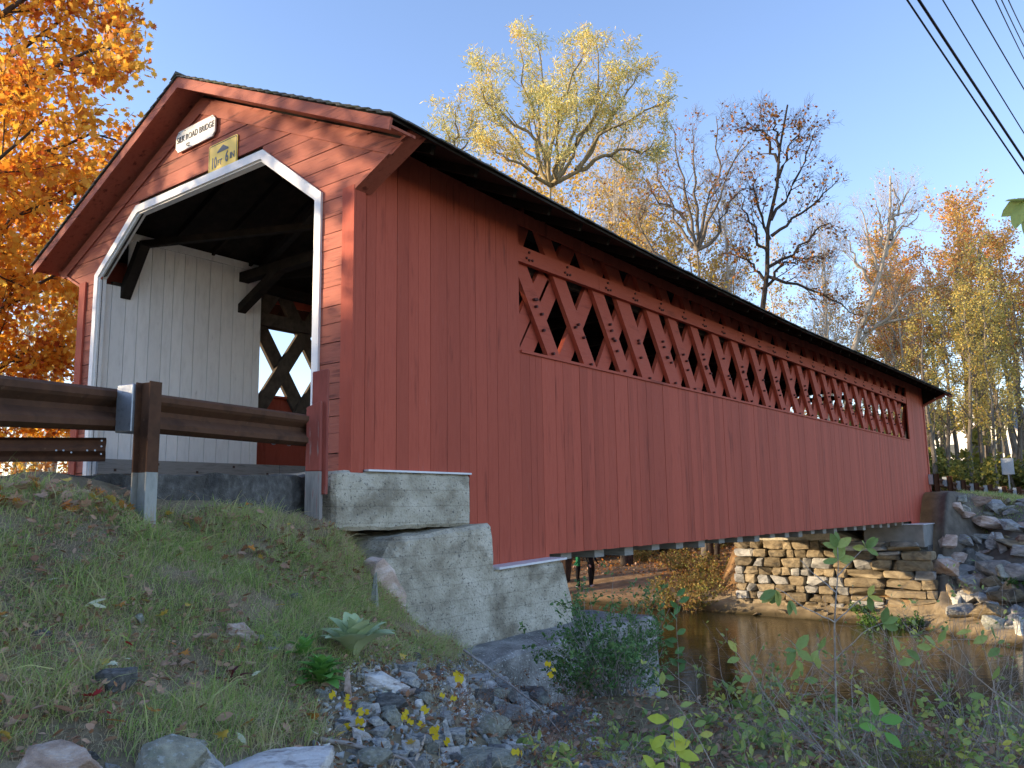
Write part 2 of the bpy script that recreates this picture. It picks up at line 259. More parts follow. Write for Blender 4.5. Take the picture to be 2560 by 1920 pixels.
class MB:
    def __init__(s): s.v = []; s.f = []; s.mi = []; s.k = 0
    def add(s, vs, fs):
        o = len(s.v); s.v += [tuple(map(float, q)) for q in vs]; s.f += [tuple(i+o for i in q) for q in fs]; s.mi += [s.k]*len(fs); return s
    BF = [(0,3,2,1),(4,5,6,7),(0,1,5,4),(1,2,6,5),(2,3,7,6),(3,0,4,7)]
    def box(s, a, b):
        (x0,y0,z0),(x1,y1,z1) = a, b
        return s.add([(x0,y0,z0),(x1,y0,z0),(x1,y1,z0),(x0,y1,z0),(x0,y0,z1),(x1,y0,z1),(x1,y1,z1),(x0,y1,z1)], s.BF)
    def hexa(s, lo, hi): return s.add(list(lo)+list(hi), s.BF)   # two quads, counter-clockwise from outside
    def beam(s, p, q, wdt, hgt, up=(0,0,1)):
        p, q, up = map(lambda a: np.array(a, float), (p, q, up)); d = q-p; d /= np.linalg.norm(d)
        sx = np.cross(d, up); sx /= np.linalg.norm(sx); sy = np.cross(sx, d)
        c = [(-1,-1),(1,-1),(1,1),(-1,1)]
        return s.hexa([p+sx*a*wdt/2+sy*b*hgt/2 for a, b in c], [q+sx*a*wdt/2+sy*b*hgt/2 for a, b in c])
    def prism(s, poly, axis, a, b):
        """poly: 2D points; axis 'x': (y,z), 'y': (x,z), 'z': (x,y)"""
        n = len(poly)
        def mk(p, t): return {'x': (t, p[0], p[1]), 'y': (p[0], t, p[1]), 'z': (p[0], p[1], t)}[axis]
        vs = [mk(p, a) for p in poly]+[mk(p, b) for p in poly]
        return s.add(vs, [tuple(range(n))[::-1], tuple(range(n, 2*n))]+[(i, (i+1) % n, (i+1) % n+n, i+n) for i in range(n)])
    def tube(s, pts, r, n=6, cap=True):
        pts = [np.array(p, float) for p in pts]; rr = r if hasattr(r, '__len__') else [r]*len(pts); vs = []
        for i, p in enumerate(pts):
            d = pts[min(i+1, len(pts)-1)]-pts[max(i-1, 0)]; d /= np.linalg.norm(d)+1e-9
            a = np.cross(d, (0, 0, 1) if abs(d[2]) < .9 else (1, 0, 0)); a /= np.linalg.norm(a); b_ = np.cross(d, a)
            vs += [p+rr[i]*(a*math.cos(t)+b_*math.sin(t)) for t in np.arange(n)*2*pi/n]
        fs = [(i*n+j, i*n+(j+1) % n, (i+1)*n+(j+1) % n, (i+1)*n+j) for i in range(len(pts)-1) for j in range(n)]
        if cap: fs += [tuple(range(n))[::-1], tuple(range((len(pts)-1)*n, len(pts)*n))]
        return s.add(vs, fs)
    def mesh(s, name, parent=None, bevel=0, seg=1, smooth=False, sub=0, noise=0, nfreq=2.):
        off = offset(parent); me = bpy.data.meshes.new(name)
        me.from_pydata([tuple(np.array(q)-off) for q in s.v], [], s.f)
        for i, k in enumerate(s.mi):
            if k: me.polygons[i].material_index = k
        bm = bmesh.new(); bm.from_mesh(me); bmesh.ops.recalc_face_normals(bm, faces=bm.faces)
        if bevel: bmesh.ops.bevel(bm, geom=[e for e in bm.edges], offset=bevel, segments=seg, affect='EDGES', profile=.6)
        if sub:
            bmesh.ops.subdivide_edges(bm, edges=[e for e in bm.edges if e.calc_length() > sub], cuts=1, use_grid_fill=True)
            for _ in range(4):
                es = [e for e in bm.edges if e.calc_length() > sub]
                if es: bmesh.ops.subdivide_edges(bm, edges=es, cuts=1, use_grid_fill=True)
            bmesh.ops.triangulate(bm, faces=[f for f in bm.faces if len(f.verts) > 4])
        if noise:
            from mathutils import noise as NZ
            for v_ in bm.verts:
                q = v_.co*nfreq; v_.co += Vector((NZ.noise(q), NZ.noise(q+Vector((9, 3, 1))), NZ.noise(q+Vector((2, 8, 5)))))*noise + \
                    Vector((NZ.noise(q*5), NZ.noise(q*5+Vector((9, 3, 1))), NZ.noise(q*5+Vector((2, 8, 5)))))*noise*.35
        bm.to_mesh(me); bm.free()
        if smooth:
            for p in me.polygons: p.use_smooth = True
        return me
    def build(s, name, material, parent=None, **kw): return link(name, s.mesh(name, parent, **kw), material, parent)
def part(name, mb, material, parent, label=None, **kw):
    o = mb.build(name, material, parent, **kw)
    if label: o['label'] = label
    return o
# ------------------------------------------------------------------ vegetation helpers
OVAL = (V([0,0,0],[.17,.2,.03],[.26,.5,.05],[.15,.82,.02],[0,1,-.04],[-.15,.82,.02],[-.26,.5,.05],[-.17,.2,.03],[0,.5,-.04]),
        [np.array([[0,1,2,8],[8,2,3,4],[8,4,5,6],[8,6,7,0]])])
_mp = [(0,.06),(.16,.0),(.24,.13),(.52,.12),(.40,.27),(.60,.46),(.36,.46),(.40,.72),(.15,.62),(.0,1.)]
_mp = _mp+[(-x, y) for x, y in _mp[-2:0:-1]]
MAPLE = (V(*([[0,.38,-.05]]+[[x, y, .05 if abs(x) > .3 else 0] for x, y in _mp])),
         [np.array([[0, i+1, (i+1) % len(_mp)+1] for i in range(len(_mp))])])
LANCE = (V([0,0,0],[.09,.35,.02],[.075,.7,.02],[0,1,-.05],[-.075,.7,.02],[-.09,.35,.02]), [np.array([[0,1,2,3],[0,3,4,5]])])
RHOMB = (V([0,0,0],[.36,.5,.06],[0,1,0],[-.36,.5,.06]), [np.array([[0,1,2,3]])])
STAR = (V([0,.35,0],[0,0,0],[.5,.18,.03],[.22,.4,0],[.42,.78,.03],[0,1,0],[-.42,.78,.03],[-.22,.4,0],[-.5,.18,.03]),
        [np.array([[0,i,i % 8+1] for i in range(1, 9)])])
def rvec(n): v_ = RNG.normal(size=(n, 3)); return v_/np.linalg.norm(v_, axis=1, keepdims=True)
def nrm(a): return a/(np.linalg.norm(a, axis=-1, keepdims=True)+1e-12)
def inst(tpl, pos, yd, nm, sc):
    tv, tf = tpl; yd = nrm(yd); xd = nrm(np.cross(yd, nm)); zd = np.cross(xd, yd)
    sc = np.asarray(sc).reshape(-1, 1, 1)
    vs = pos[:, None, :]+sc*(tv[None, :, 0:1]*xd[:, None]+tv[None, :, 1:2]*yd[:, None]+tv[None, :, 2:3]*zd[:, None])
    o = (np.arange(len(pos))*len(tv))[:, None, None]
    return vs.reshape(-1, 3), [(f[None]+o).reshape(-1, f.shape[1]) for f in tf]
def tubes(lst, sides=4):
    VV = []; FF = []; o = 0
    for Pn, Rn in lst:
        N, k, _ = Pn.shape
        if N == 0: continue
        t = np.gradient(Pn, axis=1); t = nrm(t); ref = np.where(np.abs(t[..., 2:3]) < .9, V(0, 0, 1), V(1, 0, 0))
        a = nrm(np.cross(t, ref)); b_ = np.cross(t, a); an = np.arange(sides)*2*pi/sides
        rings = Pn[:, :, None]+Rn[:, :, None, None]*(a[:, :, None]*np.cos(an)[None, None, :, None]+b_[:, :, None]*np.sin(an)[None, None, :, None])
        VV.append(rings.reshape(-1, 3))
        i = np.arange(N)[:, None, None]*k*sides; j = np.arange(k-1)[None, :, None]*sides; q = np.arange(sides)[None, None, :]; q2 = (q+1) % sides
        f = np.stack([i+j+q, i+j+q2, i+j+sides+q2, i+j+sides+q], -1).reshape(-1, 4)+o
        FF.append(f); o += N*k*sides
    return np.concatenate(VV), np.concatenate(FF)
def grow(Pp, Rp, n, ln, ang, k=5, up=.2, wob=.25, t0=.25, t1=1., rf=.55, rend=.25, rmin=.003, bias=None):
    """n children per parent polyline, spread over t0..t1"""
    N, K, _ = Pp.shape
    idx = np.repeat(np.arange(N), n); t = (t0+(t1-t0)*(np.tile(np.arange(n), N)+RNG.random(N*n))/n)*(K-1)
    i0 = np.clip(t.astype(int), 0, K-2); fr = (t-i0)[:, None]
    p0 = Pp[idx, i0]*(1-fr)+Pp[idx, i0+1]*fr; d0 = nrm(Pp[idx, i0+1]-Pp[idx, i0]); r0 = (Rp[idx, i0]*(1-fr[:, 0])+Rp[idx, i0+1]*fr[:, 0])*rf
    sd = nrm(np.cross(d0, rvec(N*n))); A = ang*(.7+.6*RNG.random((N*n, 1)))
    d = nrm(d0*np.cos(A)+sd*np.sin(A))
    L = ln*(.6+.8*RNG.random((N*n, 1)))*(1.15-.5*(t/(K-1))[:, None])
    out = [p0]; 
    for s in range(k-1):
        d = nrm(d+V(0, 0, up)/(k-1)+wob*rvec(N*n)/math.sqrt(k-1)*1.2+(0 if bias is None else V(*bias)/(k-1))); out.append(out[-1]+d*L/(k-1))
    Pn = np.stack(out, 1); Rn = np.maximum(r0[:, None]*np.linspace(1, rend, k)[None], rmin)
    return Pn, Rn
def resample(pts, k):
    pts = np.array(pts, float); d = np.concatenate([[0], np.cumsum(np.linalg.norm(np.diff(pts, axis=0), axis=1))]); t = np.linspace(0, d[-1], k)
    return np.stack([np.interp(t, d, pts[:, i]) for i in range(3)], 1)
def leafpts(lst, n, tpl, size, spread=.05, t0=.2, droop=.3, flat=.5):
    """n leaves per polyline of the given level"""
    Pp = lst; N, K, _ = Pp.shape; M_ = int(N*n)
    idx = RNG.integers(0, N, M_); t = (t0+(1-t0)*RNG.random(M_))*(K-1); i0 = np.clip(t.astype(int), 0, K-2); fr = (t-i0)[:, None]
    p = Pp[idx, i0]*(1-fr)+Pp[idx, i0+1]*fr+RNG.normal(size=(M_, 3))*spread
    d = nrm(Pp[idx, i0+1]-Pp[idx, i0]); yd = nrm(d*.5+rvec(M_)-V(0, 0, droop)); nm = nrm(rvec(M_)+V(0, 0, flat))
    return inst(tpl, p, yd, nm, size*(.65+.7*RNG.random(M_)))
def tree_obj(name, base, wood, twigs, leaves, bark, leafm, label, cat='tree', group=None, sides=6, tside=3):
    """wood/twigs: lists of (P, R); leaves: list of (verts, faces)"""
    e = empty(name, base, label, cat, group); off = np.array(base, float)
    v_, f = tubes(wood, sides); link('trunk', npmesh('trunk', v_-off, f, True), bark, e)
    VV = []; FF = []; MI = []; o = 0
    if twigs:
        v_, f = tubes(twigs, tside); VV.append(v_); FF.append(f); MI += [0]*len(f); o = len(v_)
    for lv in leaves:
        for f in lv[1]: FF.append(f+o); MI += [1+lv[2] if len(lv) > 2 else 1]*len(f)
        VV.append(lv[0]); o += len(lv[0])
    ms = [bark]+(leafm if isinstance(leafm, list) else [leafm])
    link('crown', npmesh('crown', np.concatenate(VV)-off, FF, False, MI), ms, e)
    return e
def copy_thing(e, loc, rz=0, sc=(1, 1, 1), label=None, group=None):
    r = e.copy(); COL.objects.link(r); r.location = tuple(map(float, loc)); r.rotation_euler = (0, 0, rz); r.scale = sc
    if label: r['label'] = label
    if group: r['group'] = group
    for c in list(e.children):
        q = c.copy(); COL.objects.link(q); q.parent = r
    return r
# ------------------------------------------------------------------ terrain
WZ = -4.05
def ss(t): t = np.clip(t, 0, 1); return t*t*(3-2*t)
def Hbase(x, y):
    x = np.asarray(x, float); y = np.asarray(y, float)
    h1 = np.interp(x, [-80, -25, -12, -8, -6.6, -5.8, .25, .7, 2.2, 3, 3.7, 5, 8, 20, 80], [-1.2, -1.6, -1.9, -1.4, -.35, -.12, -.12, -.32, -.85, -1.2, -1.55, -1.8, -2.0, -2.3, -1.5])
    h1 = h1-np.where((x > -6.3) & (x < .3), .12*np.clip(-y/4, 0, 3), 0)
    y0 = np.interp(x, [-8, -6, 0, 1, 3, 8], [-2, .3, .3, -.6, -.8, 0]); y1 = np.interp(x, [-8, 0, 1, 3, 5, 7, 12, 60], [6, 5.5, 5.2, 5.6, 6.6, 8, 11, 16])
    bed = -4.7
    near = h1+(bed-h1)*ss((y-y0)/(y1-y0))
    rr = ss((x+7.6)/1.4)                                            # 0 left of the bridge, 1 behind the far abutment and right of it
    yt = np.interp(x, [-40, -14, -8, -5.9, .6, 2.5, 6, 20], [24, 22.2, 22.0, 21.9, 21.2, 19.2, 18.6, 18]); 
    toe = -3.75
    left = toe+np.clip(y-yt-1.2, 0, 3)*.16+np.clip(y-yt-4, 0, 60)*.085+.25*np.sin(x*.5)*np.clip((y-27)/4, 0, 1)
    crest = np.interp(x, [-8, .8, 3, 6, 12, 40], [-.03, -.03, -.55, -.85, -.95, -.6])
    right = toe+(crest-toe)*ss((y-yt-1.2)/np.interp(x, [-7, .8, 1.6, 4, 12], [3.4, 3.4, 8.5, 8.5, 8]))
    land = left+(right-left)*rr
    land = land+.004*np.clip(y-60, 0, 400)
    far = np.where(y < yt+1.2, bed+(toe-bed)*ss((y-yt+.9)/2.1), land)
    return np.where(y < 13, near, far)
CTRL = []
for px, lst in {0: [(1880,3.1),(1600,3.8),(1400,4.5),(1290,5.0),(1225,5.4)], 400: [(1900,3.3),(1700,4.0),(1500,4.7),(1400,5.2),(1319,6.0),(1250,6.6)],
                800: [(1900,3.7),(1650,4.75),(1500,5.8),(1400,6.8),(1330,7.6)], 1000: [(1900,3.9),(1800,4.3),(1700,4.95),(1600,6.3)],
                1280: [(1910,4.2),(1815,5.1),(1740,6.0)], 1700: [(1905,5.0)], 2200: [(1905,5.2),(1800,6.6)], 2540: [(1880,5.6),(1760,7.2)]}.items():
    for py, D in lst: CTRL.append(P(px, py, D))
CTRL += [V(.3, 1.1, -1.78), V(.3, 1.6, -2.0), V(.3, 2.2, -2.35), V(.3, 3, -2.8), V(.6, 1.5, -2.15), V(0, 1.5, -2.0), V(-.1, 2.3, -2.5), V(1.2, -.5, -1.34), V(1.2, -.1, -1.52), V(.8, -.35, -1.12), V(1.2, -1., -1.12), V(.8, .2, -1.52), V(1.6, -.5, -1.52), V(1.6, .2, -1.8), V(2.6, .3, -1.95), V(.35, -.5, -.60), V(.35, -.1, -.84), V(.38, .15, -1.24), V(.4, .52, -1.64), V(.95, .5, -1.74), V(.95, .9, -2.08), V(1., 1.5, -2.42), V(1., 2.2, -2.72), V(1., 2.9, -2.98),
         V(2., -.3, -1.86), V(2., 1., -2.4), V(2., 2.4, -2.8), V(1.4, 3.4, -3.3), V(2.6, 3.6, -3.4), V(3.2, 1.2, -2.35), V(3.2, 2.4, -2.8), V(2.6, -.3, -1.86), P(1450, 1850, 5.6), P(1120, 1700, 6.0), P(200, 1228, 5.6), P(450, 1250, 6.6), P(570, 1268, 7.0), P(700, 1300, 7.4)]
CTRL = np.array(CTRL); _s = .8
_K = np.exp(-((CTRL[:, None, :2]-CTRL[None, :, :2])**2).sum(-1)/_s**2)
_w = np.linalg.solve(_K+.03*np.eye(len(CTRL)), CTRL[:, 2]-Hbase(CTRL[:, 0], CTRL[:, 1]))
def H(x, y):
    x = np.asarray(x, float); y = np.asarray(y, float); h = Hbase(x, y)
    d2 = (x[..., None]-CTRL[:, 0])**2+(y[..., None]-CTRL[:, 1])**2
    h = h+(np.exp(-d2/_s**2)*_w).sum(-1)
    h = h+.035*np.sin(x*2.3+1)*np.sin(y*2.9)*(x > .4)+.015*np.sin(x*7.1+y*3)*np.sin(y*6.3-x*2)
    return h
def ground_at(px, py, d0=2.2, d1=60):
    D = np.linspace(d0, d1, 1500); q = CAM[None]+D[:, None]*(FW+RT*(px-CX)/FPX-UP*(py-CY)/FPX)[None]
    b_ = q[:, 2] < H(q[:, 0], q[:, 1]); i = int(np.argmax(b_)) if b_.any() else len(D)-1
    return q[i], D[i]
def axis(parts):
    out = []
    for a, b_, s in parts: out += list(np.arange(a, b_, s))
    return np.array(out+[parts[-1][1]])
gx = axis([(-400, -60, 20), (-60, -20, 3), (-20, -7.8, .6), (-7.8, -5.6, .2), (-5.6, .2, .4), (.2, 6, .1), (6, 12, .3), (12, 30, 1), (30, 400, 20)])
gy = axis([(-200, -30, 10), (-30, -6, 1.2), (-6, 5, .1), (5, 13, .3), (13, 34, .3), (34, 60, 1), (60, 420, 15)])
GX, GY = np.meshgrid(gx, gy, indexing='ij'); GZ = H(GX, GY)
nx, ny = GX.shape; ii = np.arange(nx*ny).reshape(nx, ny)
fc = np.stack([ii[:-1, :-1], ii[1:, :-1], ii[1:, 1:], ii[:-1, 1:]], -1).reshape(-1, 4)
me = npmesh('ground', np.stack([GX, GY, GZ], -1).reshape(-1, 3), fc, True)
gr = link('ground', me, 'ground'); tag(gr, kind='structure')
def zone(x, y, z):
    soil = V(.25, .20, .125); lit = V(.26, .155, .07); path = V(.26, .175, .10); sand = V(.34, .27, .17); grass = V(.10, .12, .04); rip = V(.17, .15, .125)
    c = np.broadcast_to(soil, x.shape+(3,)).copy()
    def put(mask, col): c[:] = c*(1-mask[..., None])+col*mask[..., None]
    farm = ss((y-16)/3); put(farm, lit)
    put(farm*ss((x-1)/3)*ss((y-26)/3), grass); put(farm*ss((x-.2)/.5)*(1-ss((y-27)/2)), rip)
    put(farm*(1-ss((z+3.62)/.25)), sand)
    pd = np.abs((x+13)*.80+(y-25.0)*.35-.8*np.sin(y*.3)); put(farm*(1-ss((pd-1.2)/1.2))*(x < -7)*(1-ss((z+3.0)/.4)), path)
    put((1-farm)*ss((-x-8)/3)*(y < 14), lit*.8)
    put(1-ss((z+4.0)/.2), V(.05, .04, .02))
    return c
zc = zone(GX, GY, GZ).reshape(-1, 3)
ca = me.color_attributes.new('Col', 'FLOAT_COLOR', 'POINT'); ca.data.foreach_set('color', np.concatenate([zc, np.ones((len(zc), 1))], 1).astype(np.float32).ravel())
wm = MB(); wm.add([(-300, -2, WZ), (300, -2, WZ), (300, 26, WZ), (-300, 26, WZ)], [(0, 1, 2, 3)])
tag(wm.build('water', 'water'), kind='structure')
# roads
def roadz(y): return -.030*max(0, -y)
rm = MB()
for i in range(24):
    a, b_ = -i*.5-.03, -(i+1)*.5-.03; ea, eb = [float(np.interp(q, [-12, -3, -1.5, -.6, 0], [.42, .34, .20, .0, -.25]))+.03*math.sin(q*3.4) for q in (a, b_)]
    rm.hexa([(-5.7, b_, -.5), (eb, b_, -.5), (ea, a, -.5), (-5.7, a, -.5)], [(-5.7, b_, roadz(b_)), (eb-.03, b_, roadz(b_)), (ea-.03, a, roadz(a)), (-5.7, a, roadz(a))])
ro = rm.build('road', 'asphalt', noise=.03, nfreq=7, sub=.12); tag(ro, kind='structure')
rm = MB().box((-5.7, 26.86, -.3), (0, 90, .0)); tag(rm.build('road', 'asphalt'), kind='structure')
# wooded hills far behind
def hill(cx, cy, rx, ry, h, name='hill'):
    n = 40; t = np.linspace(-1, 1, n); A, B = np.meshgrid(t, t, indexing='ij'); r = np.clip(1-(A**2+B**2), 0, 1)
    Z = -4+h*r**1.0*(1+.25*np.sin(A*9+cx)*np.sin(B*7)); ii = np.arange(n*n).reshape(n, n)
    f = np.stack([ii[:-1, :-1], ii[1:, :-1], ii[1:, 1:], ii[:-1, 1:]], -1).reshape(-1, 4)
    tag(link(name, npmesh(name, np.stack([cx+A*rx, cy+B*ry, Z], -1).reshape(-1, 3), f, True), 'hill'), kind='structure')
hp = P(2500, 1240, 330); hill(hp[0], hp[1], 200, 120, 34)
hp = P(900, 1240, 330); hill(hp[0], hp[1], 260, 120, 12)
# ------------------------------------------------------------------ the covered bridge
L = 26.8; XL = -6.0; XC = -3.0
ES = ([-.35, 1, 2.7, 4.6, 7.4, 11.4, 17.6, 27.15], [0, -.05, -.11, -.16, -.20, -.22, -.13, -.05])
def sag(y): return float(np.interp(y, *ES))
br = empty('covered_bridge', (XC, 0, 0), 'long red wooden covered bridge with open lattice sides and a white edged portal', 'covered bridge')
RZ, SL = 5.21, .449
def rz(x, y=0): return RZ-SL*abs(x-XC)+sag(y)          # top of the roof
def boards_y(mb, X, sgn, y0, y1, zlo, zhi, wmin=.13, wmax=.25, gap=.004):
    """vertical boards of a side wall whose outer face is X (sgn: outward direction)"""
    y = y0
    while y < y1-.02:
        wd = min(random.uniform(wmin, wmax), y1-y)
        if y1-(y+wd) < .06: wd = y1-y
        j = random.uniform(0, .005); a, b_ = y+gap/2, y+wd-gap/2; xo = X+sgn*j; xi = X-sgn*.022
        zl = [zlo(a)+random.uniform(-.006, .006), zlo(b_)]; zl[1] = zl[0]; zh = [zhi(a), zhi(b_)]
        x0, x1 = min(xo, xi), max(xo, xi)
        mb.hexa([(x0, a, zl[0]), (x1, a, zl[0]), (x1, b_, zl[1]), (x0, b_, zl[1])], [(x0, a, zh[0]), (x1, a, zh[0]), (x1, b_, zh[1]), (x0, b_, zh[1])])
        y += wd
def zlow(y): return .05 if y < 1.83 else (-1.04 if y < 3.43 else (-.965 if y < 23.6 else -1.09))
YN, YF, ZW, ZT = 2.86, 24.32, 1.68, 3.42
for X, sg, nm in ((0, 1, 'side_wall'), (XL, -1, 'side_wall')):
    mb = MB(); top = lambda y: rz(0, y)-.16
    for a, b_ in ((0.0, 1.83), (1.83, YN)): boards_y(mb, X, sg, a, b_, zlow, top)
    for a, b_ in ((YN, 3.43), (3.43, 23.6), (23.6, YF)): boards_y(mb, X, sg, a, b_, zlow, lambda y: ZW-.003, .12, .24)
    boards_y(mb, X, sg, YF, L, zlow, top, .16, .26)
    boards_y(mb, X, sg, YN, YF, lambda y: ZT+.5*sag(y)+.03, top)
    xb0, xb1 = sorted((X-sg*.024, X-sg*.034))
    mb.k = 1
    for a, b_, z0, z1 in ((.1, 1.83, .08, 3.4), (1.83, YN, -.9, 3.4), (YN, YF, -.9, ZW-.02), (YF, L-.02, -.9, 3.4)): mb.box((xb0, a, z0), (xb1, b_, z1))
    part(nm, mb, ['red_v', 'red_v'], br)
    mb = MB().box((X-.14 if sg > 0 else X-.03, YN+.01, ZW-.03), (X+.03 if sg > 0 else X+.14, YF-.01, ZW+.006)); part('sill', mb, 'red_y', br)
# front wall: horizontal boards cut to the gable and the portal
def face_outline(z):
    """x limits of the facade at height z"""
    if z < 3.03: h = 0.
    elif z < 3.42: h = (z-3.03)/.39*.80
    else: h = (RZ-.17-z)/SL-3.0
    return XL-h, 0+h
OX0, OX1, OZ, OZS = -5.48, -.62, 3.80, 3.06
def open_at(z):
    if z >= OZ: return None
    if z <= OZS: return OX0, OX1
    k = (z-OZS)/(OZ-OZS); return OX0+k*1.02, OX1-k*1.02
def facade(y_out, y_in, name):
    mb = MB(); z = .03; zs = []
    while z < 5.0: 
        hgt = random.uniform(.17, .225); zs.append((z, min(z+hgt, 5.03))); z += hgt
    for z0, z1 in zs:
        a, b_ = z0+.004, z1-.004; j = random.uniform(0, .006)*(1 if y_out < y_in else -1); yo = y_out-j
        L0, R0_ = face_outline(a); L1, R1 = face_outline(b_)
        if R1-L1 < .05: continue
        o0, o1 = open_at(a), open_at(b_); segs = []
        if o0 is None and o1 is None: segs = [(L0, L1, R0_, R1)]
        else:
            if o1 is None: o1 = (OX0+1.02, OX1-1.02)
            segs = [(L0, L1, o0[0]-.004, o1[0]-.004), (o0[1]+.004, o1[1]+.004, R0_, R1)]
            if o0 is not None and open_at(b_) is None: segs = [(L0, L1, o0[0]-.004, o1[0]-.004), (o0[1]+.004, o1[1]+.004, R0_, R1)]
        for l0, l1, r0, r1 in segs:
            cuts = [0]+sorted(random.random() for _ in range(1 if r0-l0 > 3 else 0))+[1]
            for c0, c1 in zip(cuts[:-1], cuts[1:]):
                xa0, xa1, xb0, xb1 = l0+(r0-l0)*c0, l1+(r1-l1)*c0, l0+(r0-l0)*c1-.003, l1+(r1-l1)*c1-.003
                y0, y1 = min(yo, y_in), max(yo, y_in); tl = random.uniform(-.004, .004)
                mb.hexa([(xa0, y0, a), (xb0, y0, a+tl), (xb0, y1, a+tl), (xa0, y1, a)], [(xa1, y0, b_), (xb1, y0, b_+tl), (xb1, y1, b_+tl), (xa1, y1, b_)])
    mb.k = 1; yb0, yb1 = sorted((y_in+.002, y_in+.014)) if y_out < y_in else sorted((y_in-.002, y_in-.014))
    mb.box((XL+.03, yb0, .05), (OX0+.02, yb1, 3.35)); mb.box((OX1-.02, yb0, .05), (-.04, yb1, 3.35))
    mb.prism([(OX0+1.05, OZ+.03), (OX1-1.05, OZ+.03), (-1.4, 4.2), (XC, 4.95), (-4.6, 4.2)], 'y', yb0, yb1)
    for s in (0, 1):
        f = (lambda x: x) if s == 0 else (lambda x: 2*XC-x)
        mb.prism([(f(OX1-.03), OZS), (f(-.04), OZS), (f(.7), 3.42), (f(-1.4), 4.2), (f(OX1-1.05), OZ+.03)], 'y', yb0, yb1)
    return part(name, mb, ['red_h', 'dark_wood'], br)
facade(0, .024, 'front_wall'); facade(L, L-.024, 'rear_wall')
# portal trim, jambs
tw = .135
def ring(off, _k=1): return [(OX0-off, 0.02), (OX0-off, OZS+off*.4), (OX0+1.02-off*.4, OZ+off), (OX1-1.02+off*.4, OZ+off), (OX1+off, OZS+off*.4), (OX1+off, .02)]
ro_, ri_ = ring(.105), ring(0)
for i in range(5):
    mb = MB().prism([ro_[i], ro_[i+1], ri_[i+1], ri_[i]], 'y', -.034, -.004)
    mb.prism([ri_[i], ri_[i+1], (ri_[i+1][0]+(.02 if ri_[i+1][0] < XC else -.02), ri_[i+1][1]-(.02 if 1 <= i+1 <= 4 else 0)), (ri_[i][0]+(.02 if ri_[i][0] < XC else -.02), ri_[i][1]-(.02 if 1 <= i <= 4 else 0))], 'y', -.004, .09)
    part('door_trim', mb, 'trim', br)
for s in (0, 1):
    f = (lambda x: x) if s == 0 else (lambda x: 2*XC-x)
    for yy, d in ((0, -1), (L, 1)):
        mb = MB(); ya, yb = sorted((yy+d*.034, yy+d*.006)); x0, x1 = sorted((f(-.155), f(.030)))
        mb.box((x0, ya, -.03), (x1, yb, 3.05))
        x0, x1 = sorted((f(.008), f(.030))); y0_, y1_ = sorted((yy+d*.004, yy-d*.13)); mb.box((x0, y0_, .02), (x1, y1_, 3.03)); part('corner_board', mb, 'red_v', br)
        # diagonal return under the flare
        mb = MB(); y0_, y1_ = sorted((yy+d*.030, yy-d*.20))
        q = [(f(.03), 3.00), (f(.85), 3.40), (f(.85), 3.44), (f(.02), 3.035)]; mb.prism(q, 'y', y0_, y1_); part('eave_return', mb, 'red_h', br)
        # frieze board along the rake and fascia with soffit
        ya, yb = sorted((yy+d*.026, yy+d*.008))
        mb = MB().prism([(f(.74), rz(.74)-.20), (XC, RZ-.20), (XC, RZ-.20-.21), (f(.58), rz(.58)-.20-.16)], 'y', ya, yb); part('frieze_board', mb, 'red_h', br)
        ya, yb = sorted((yy+d*.352, yy+d*.322))
        mb = MB().prism([(f(.90), rz(.90)-.035), (XC, RZ-.035), (XC, RZ-.175), (f(.87), rz(.87)-.165)], 'y', ya, yb); part('fascia', mb, 'red_h', br)
        ya, yb = sorted((yy+d*.32, yy-d*.03))
        mb = MB().prism([(f(.86), rz(.86)-.10), (XC, RZ-.10), (XC, RZ-.13), (f(.86), rz(.86)-.13)], 'y', ya, yb); part('soffit', mb, 'red_h', br)
# roof: decking, shingle courses, rafters
for s in (0, 1):
    f = (lambda x: x) if s == 0 else (lambda x: 2*XC-x)
    mb = MB(); ys = np.linspace(-.33, L+.33, 23)
    for a, b_ in zip(ys[:-1], ys[1:]):
        mb.hexa([(f(.88), a, rz(.88, a)-.06), (XC, a, rz(XC, a)-.06), (XC, b_, rz(XC, b_)-.06), (f(.88), b_, rz(.88, b_)-.06)],
                [(f(.88), a, rz(.88, a)-.03), (XC, a, rz(XC, a)-.03), (XC, b_, rz(XC, b_)-.03), (f(.88), b_, rz(.88, b_)-.03)])
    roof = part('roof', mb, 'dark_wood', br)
    mb = MB(); nc = 26; xs = np.linspace(.93, -3.0, nc+1)
    for c in range(nc):
        x0, x1 = xs[c], xs[c+1]-.06 if c < nc-1 else -3.0; y = -.375
        while y < L+.375:
            y2 = min(y+random.uniform(.15, .33) if c < 3 or y < .3 else y+random.uniform(1., 1.6), L+.375); j = random.uniform(-.02, .012); lift = random.uniform(0, .006)
            za, zb = rz(x0+j, y)+.004+lift, rz(x0+j, y2)+.004+lift; zc_, zd = rz(x1, y)-.016, rz(x1, y2)-.016; t = .018
            mb.hexa([(f(x0+j), y, za-t), (f(x1), y, zc_-t), (f(x1), y2-.004, zd-t), (f(x0+j), y2-.004, zb-t)], [(f(x0+j), y, za), (f(x1), y, zc_), (f(x1), y2-.004, zd), (f(x0+j), y2-.004, zb)])
            y = y2
    link('shingles', mb.mesh('shingles', br), 'shingle', roof)
mb = MB().prism([(XC-.12, RZ-.045), (XC, RZ+.035), (XC+.12, RZ-.045), (XC, RZ-.01)], 'y', -.385, 1.2)
for a in np.arange(1.2, L, 1.6): mb.prism([(XC-.12, RZ-.095+sag(a+.8)), (XC, RZ-.02+sag(a+.8)), (XC+.12, RZ-.095+sag(a+.8)), (XC, RZ-.06+sag(a+.8))], 'y', a, min(a+1.59, L+.385))
part('ridge_cap', mb, 'shingle', br)
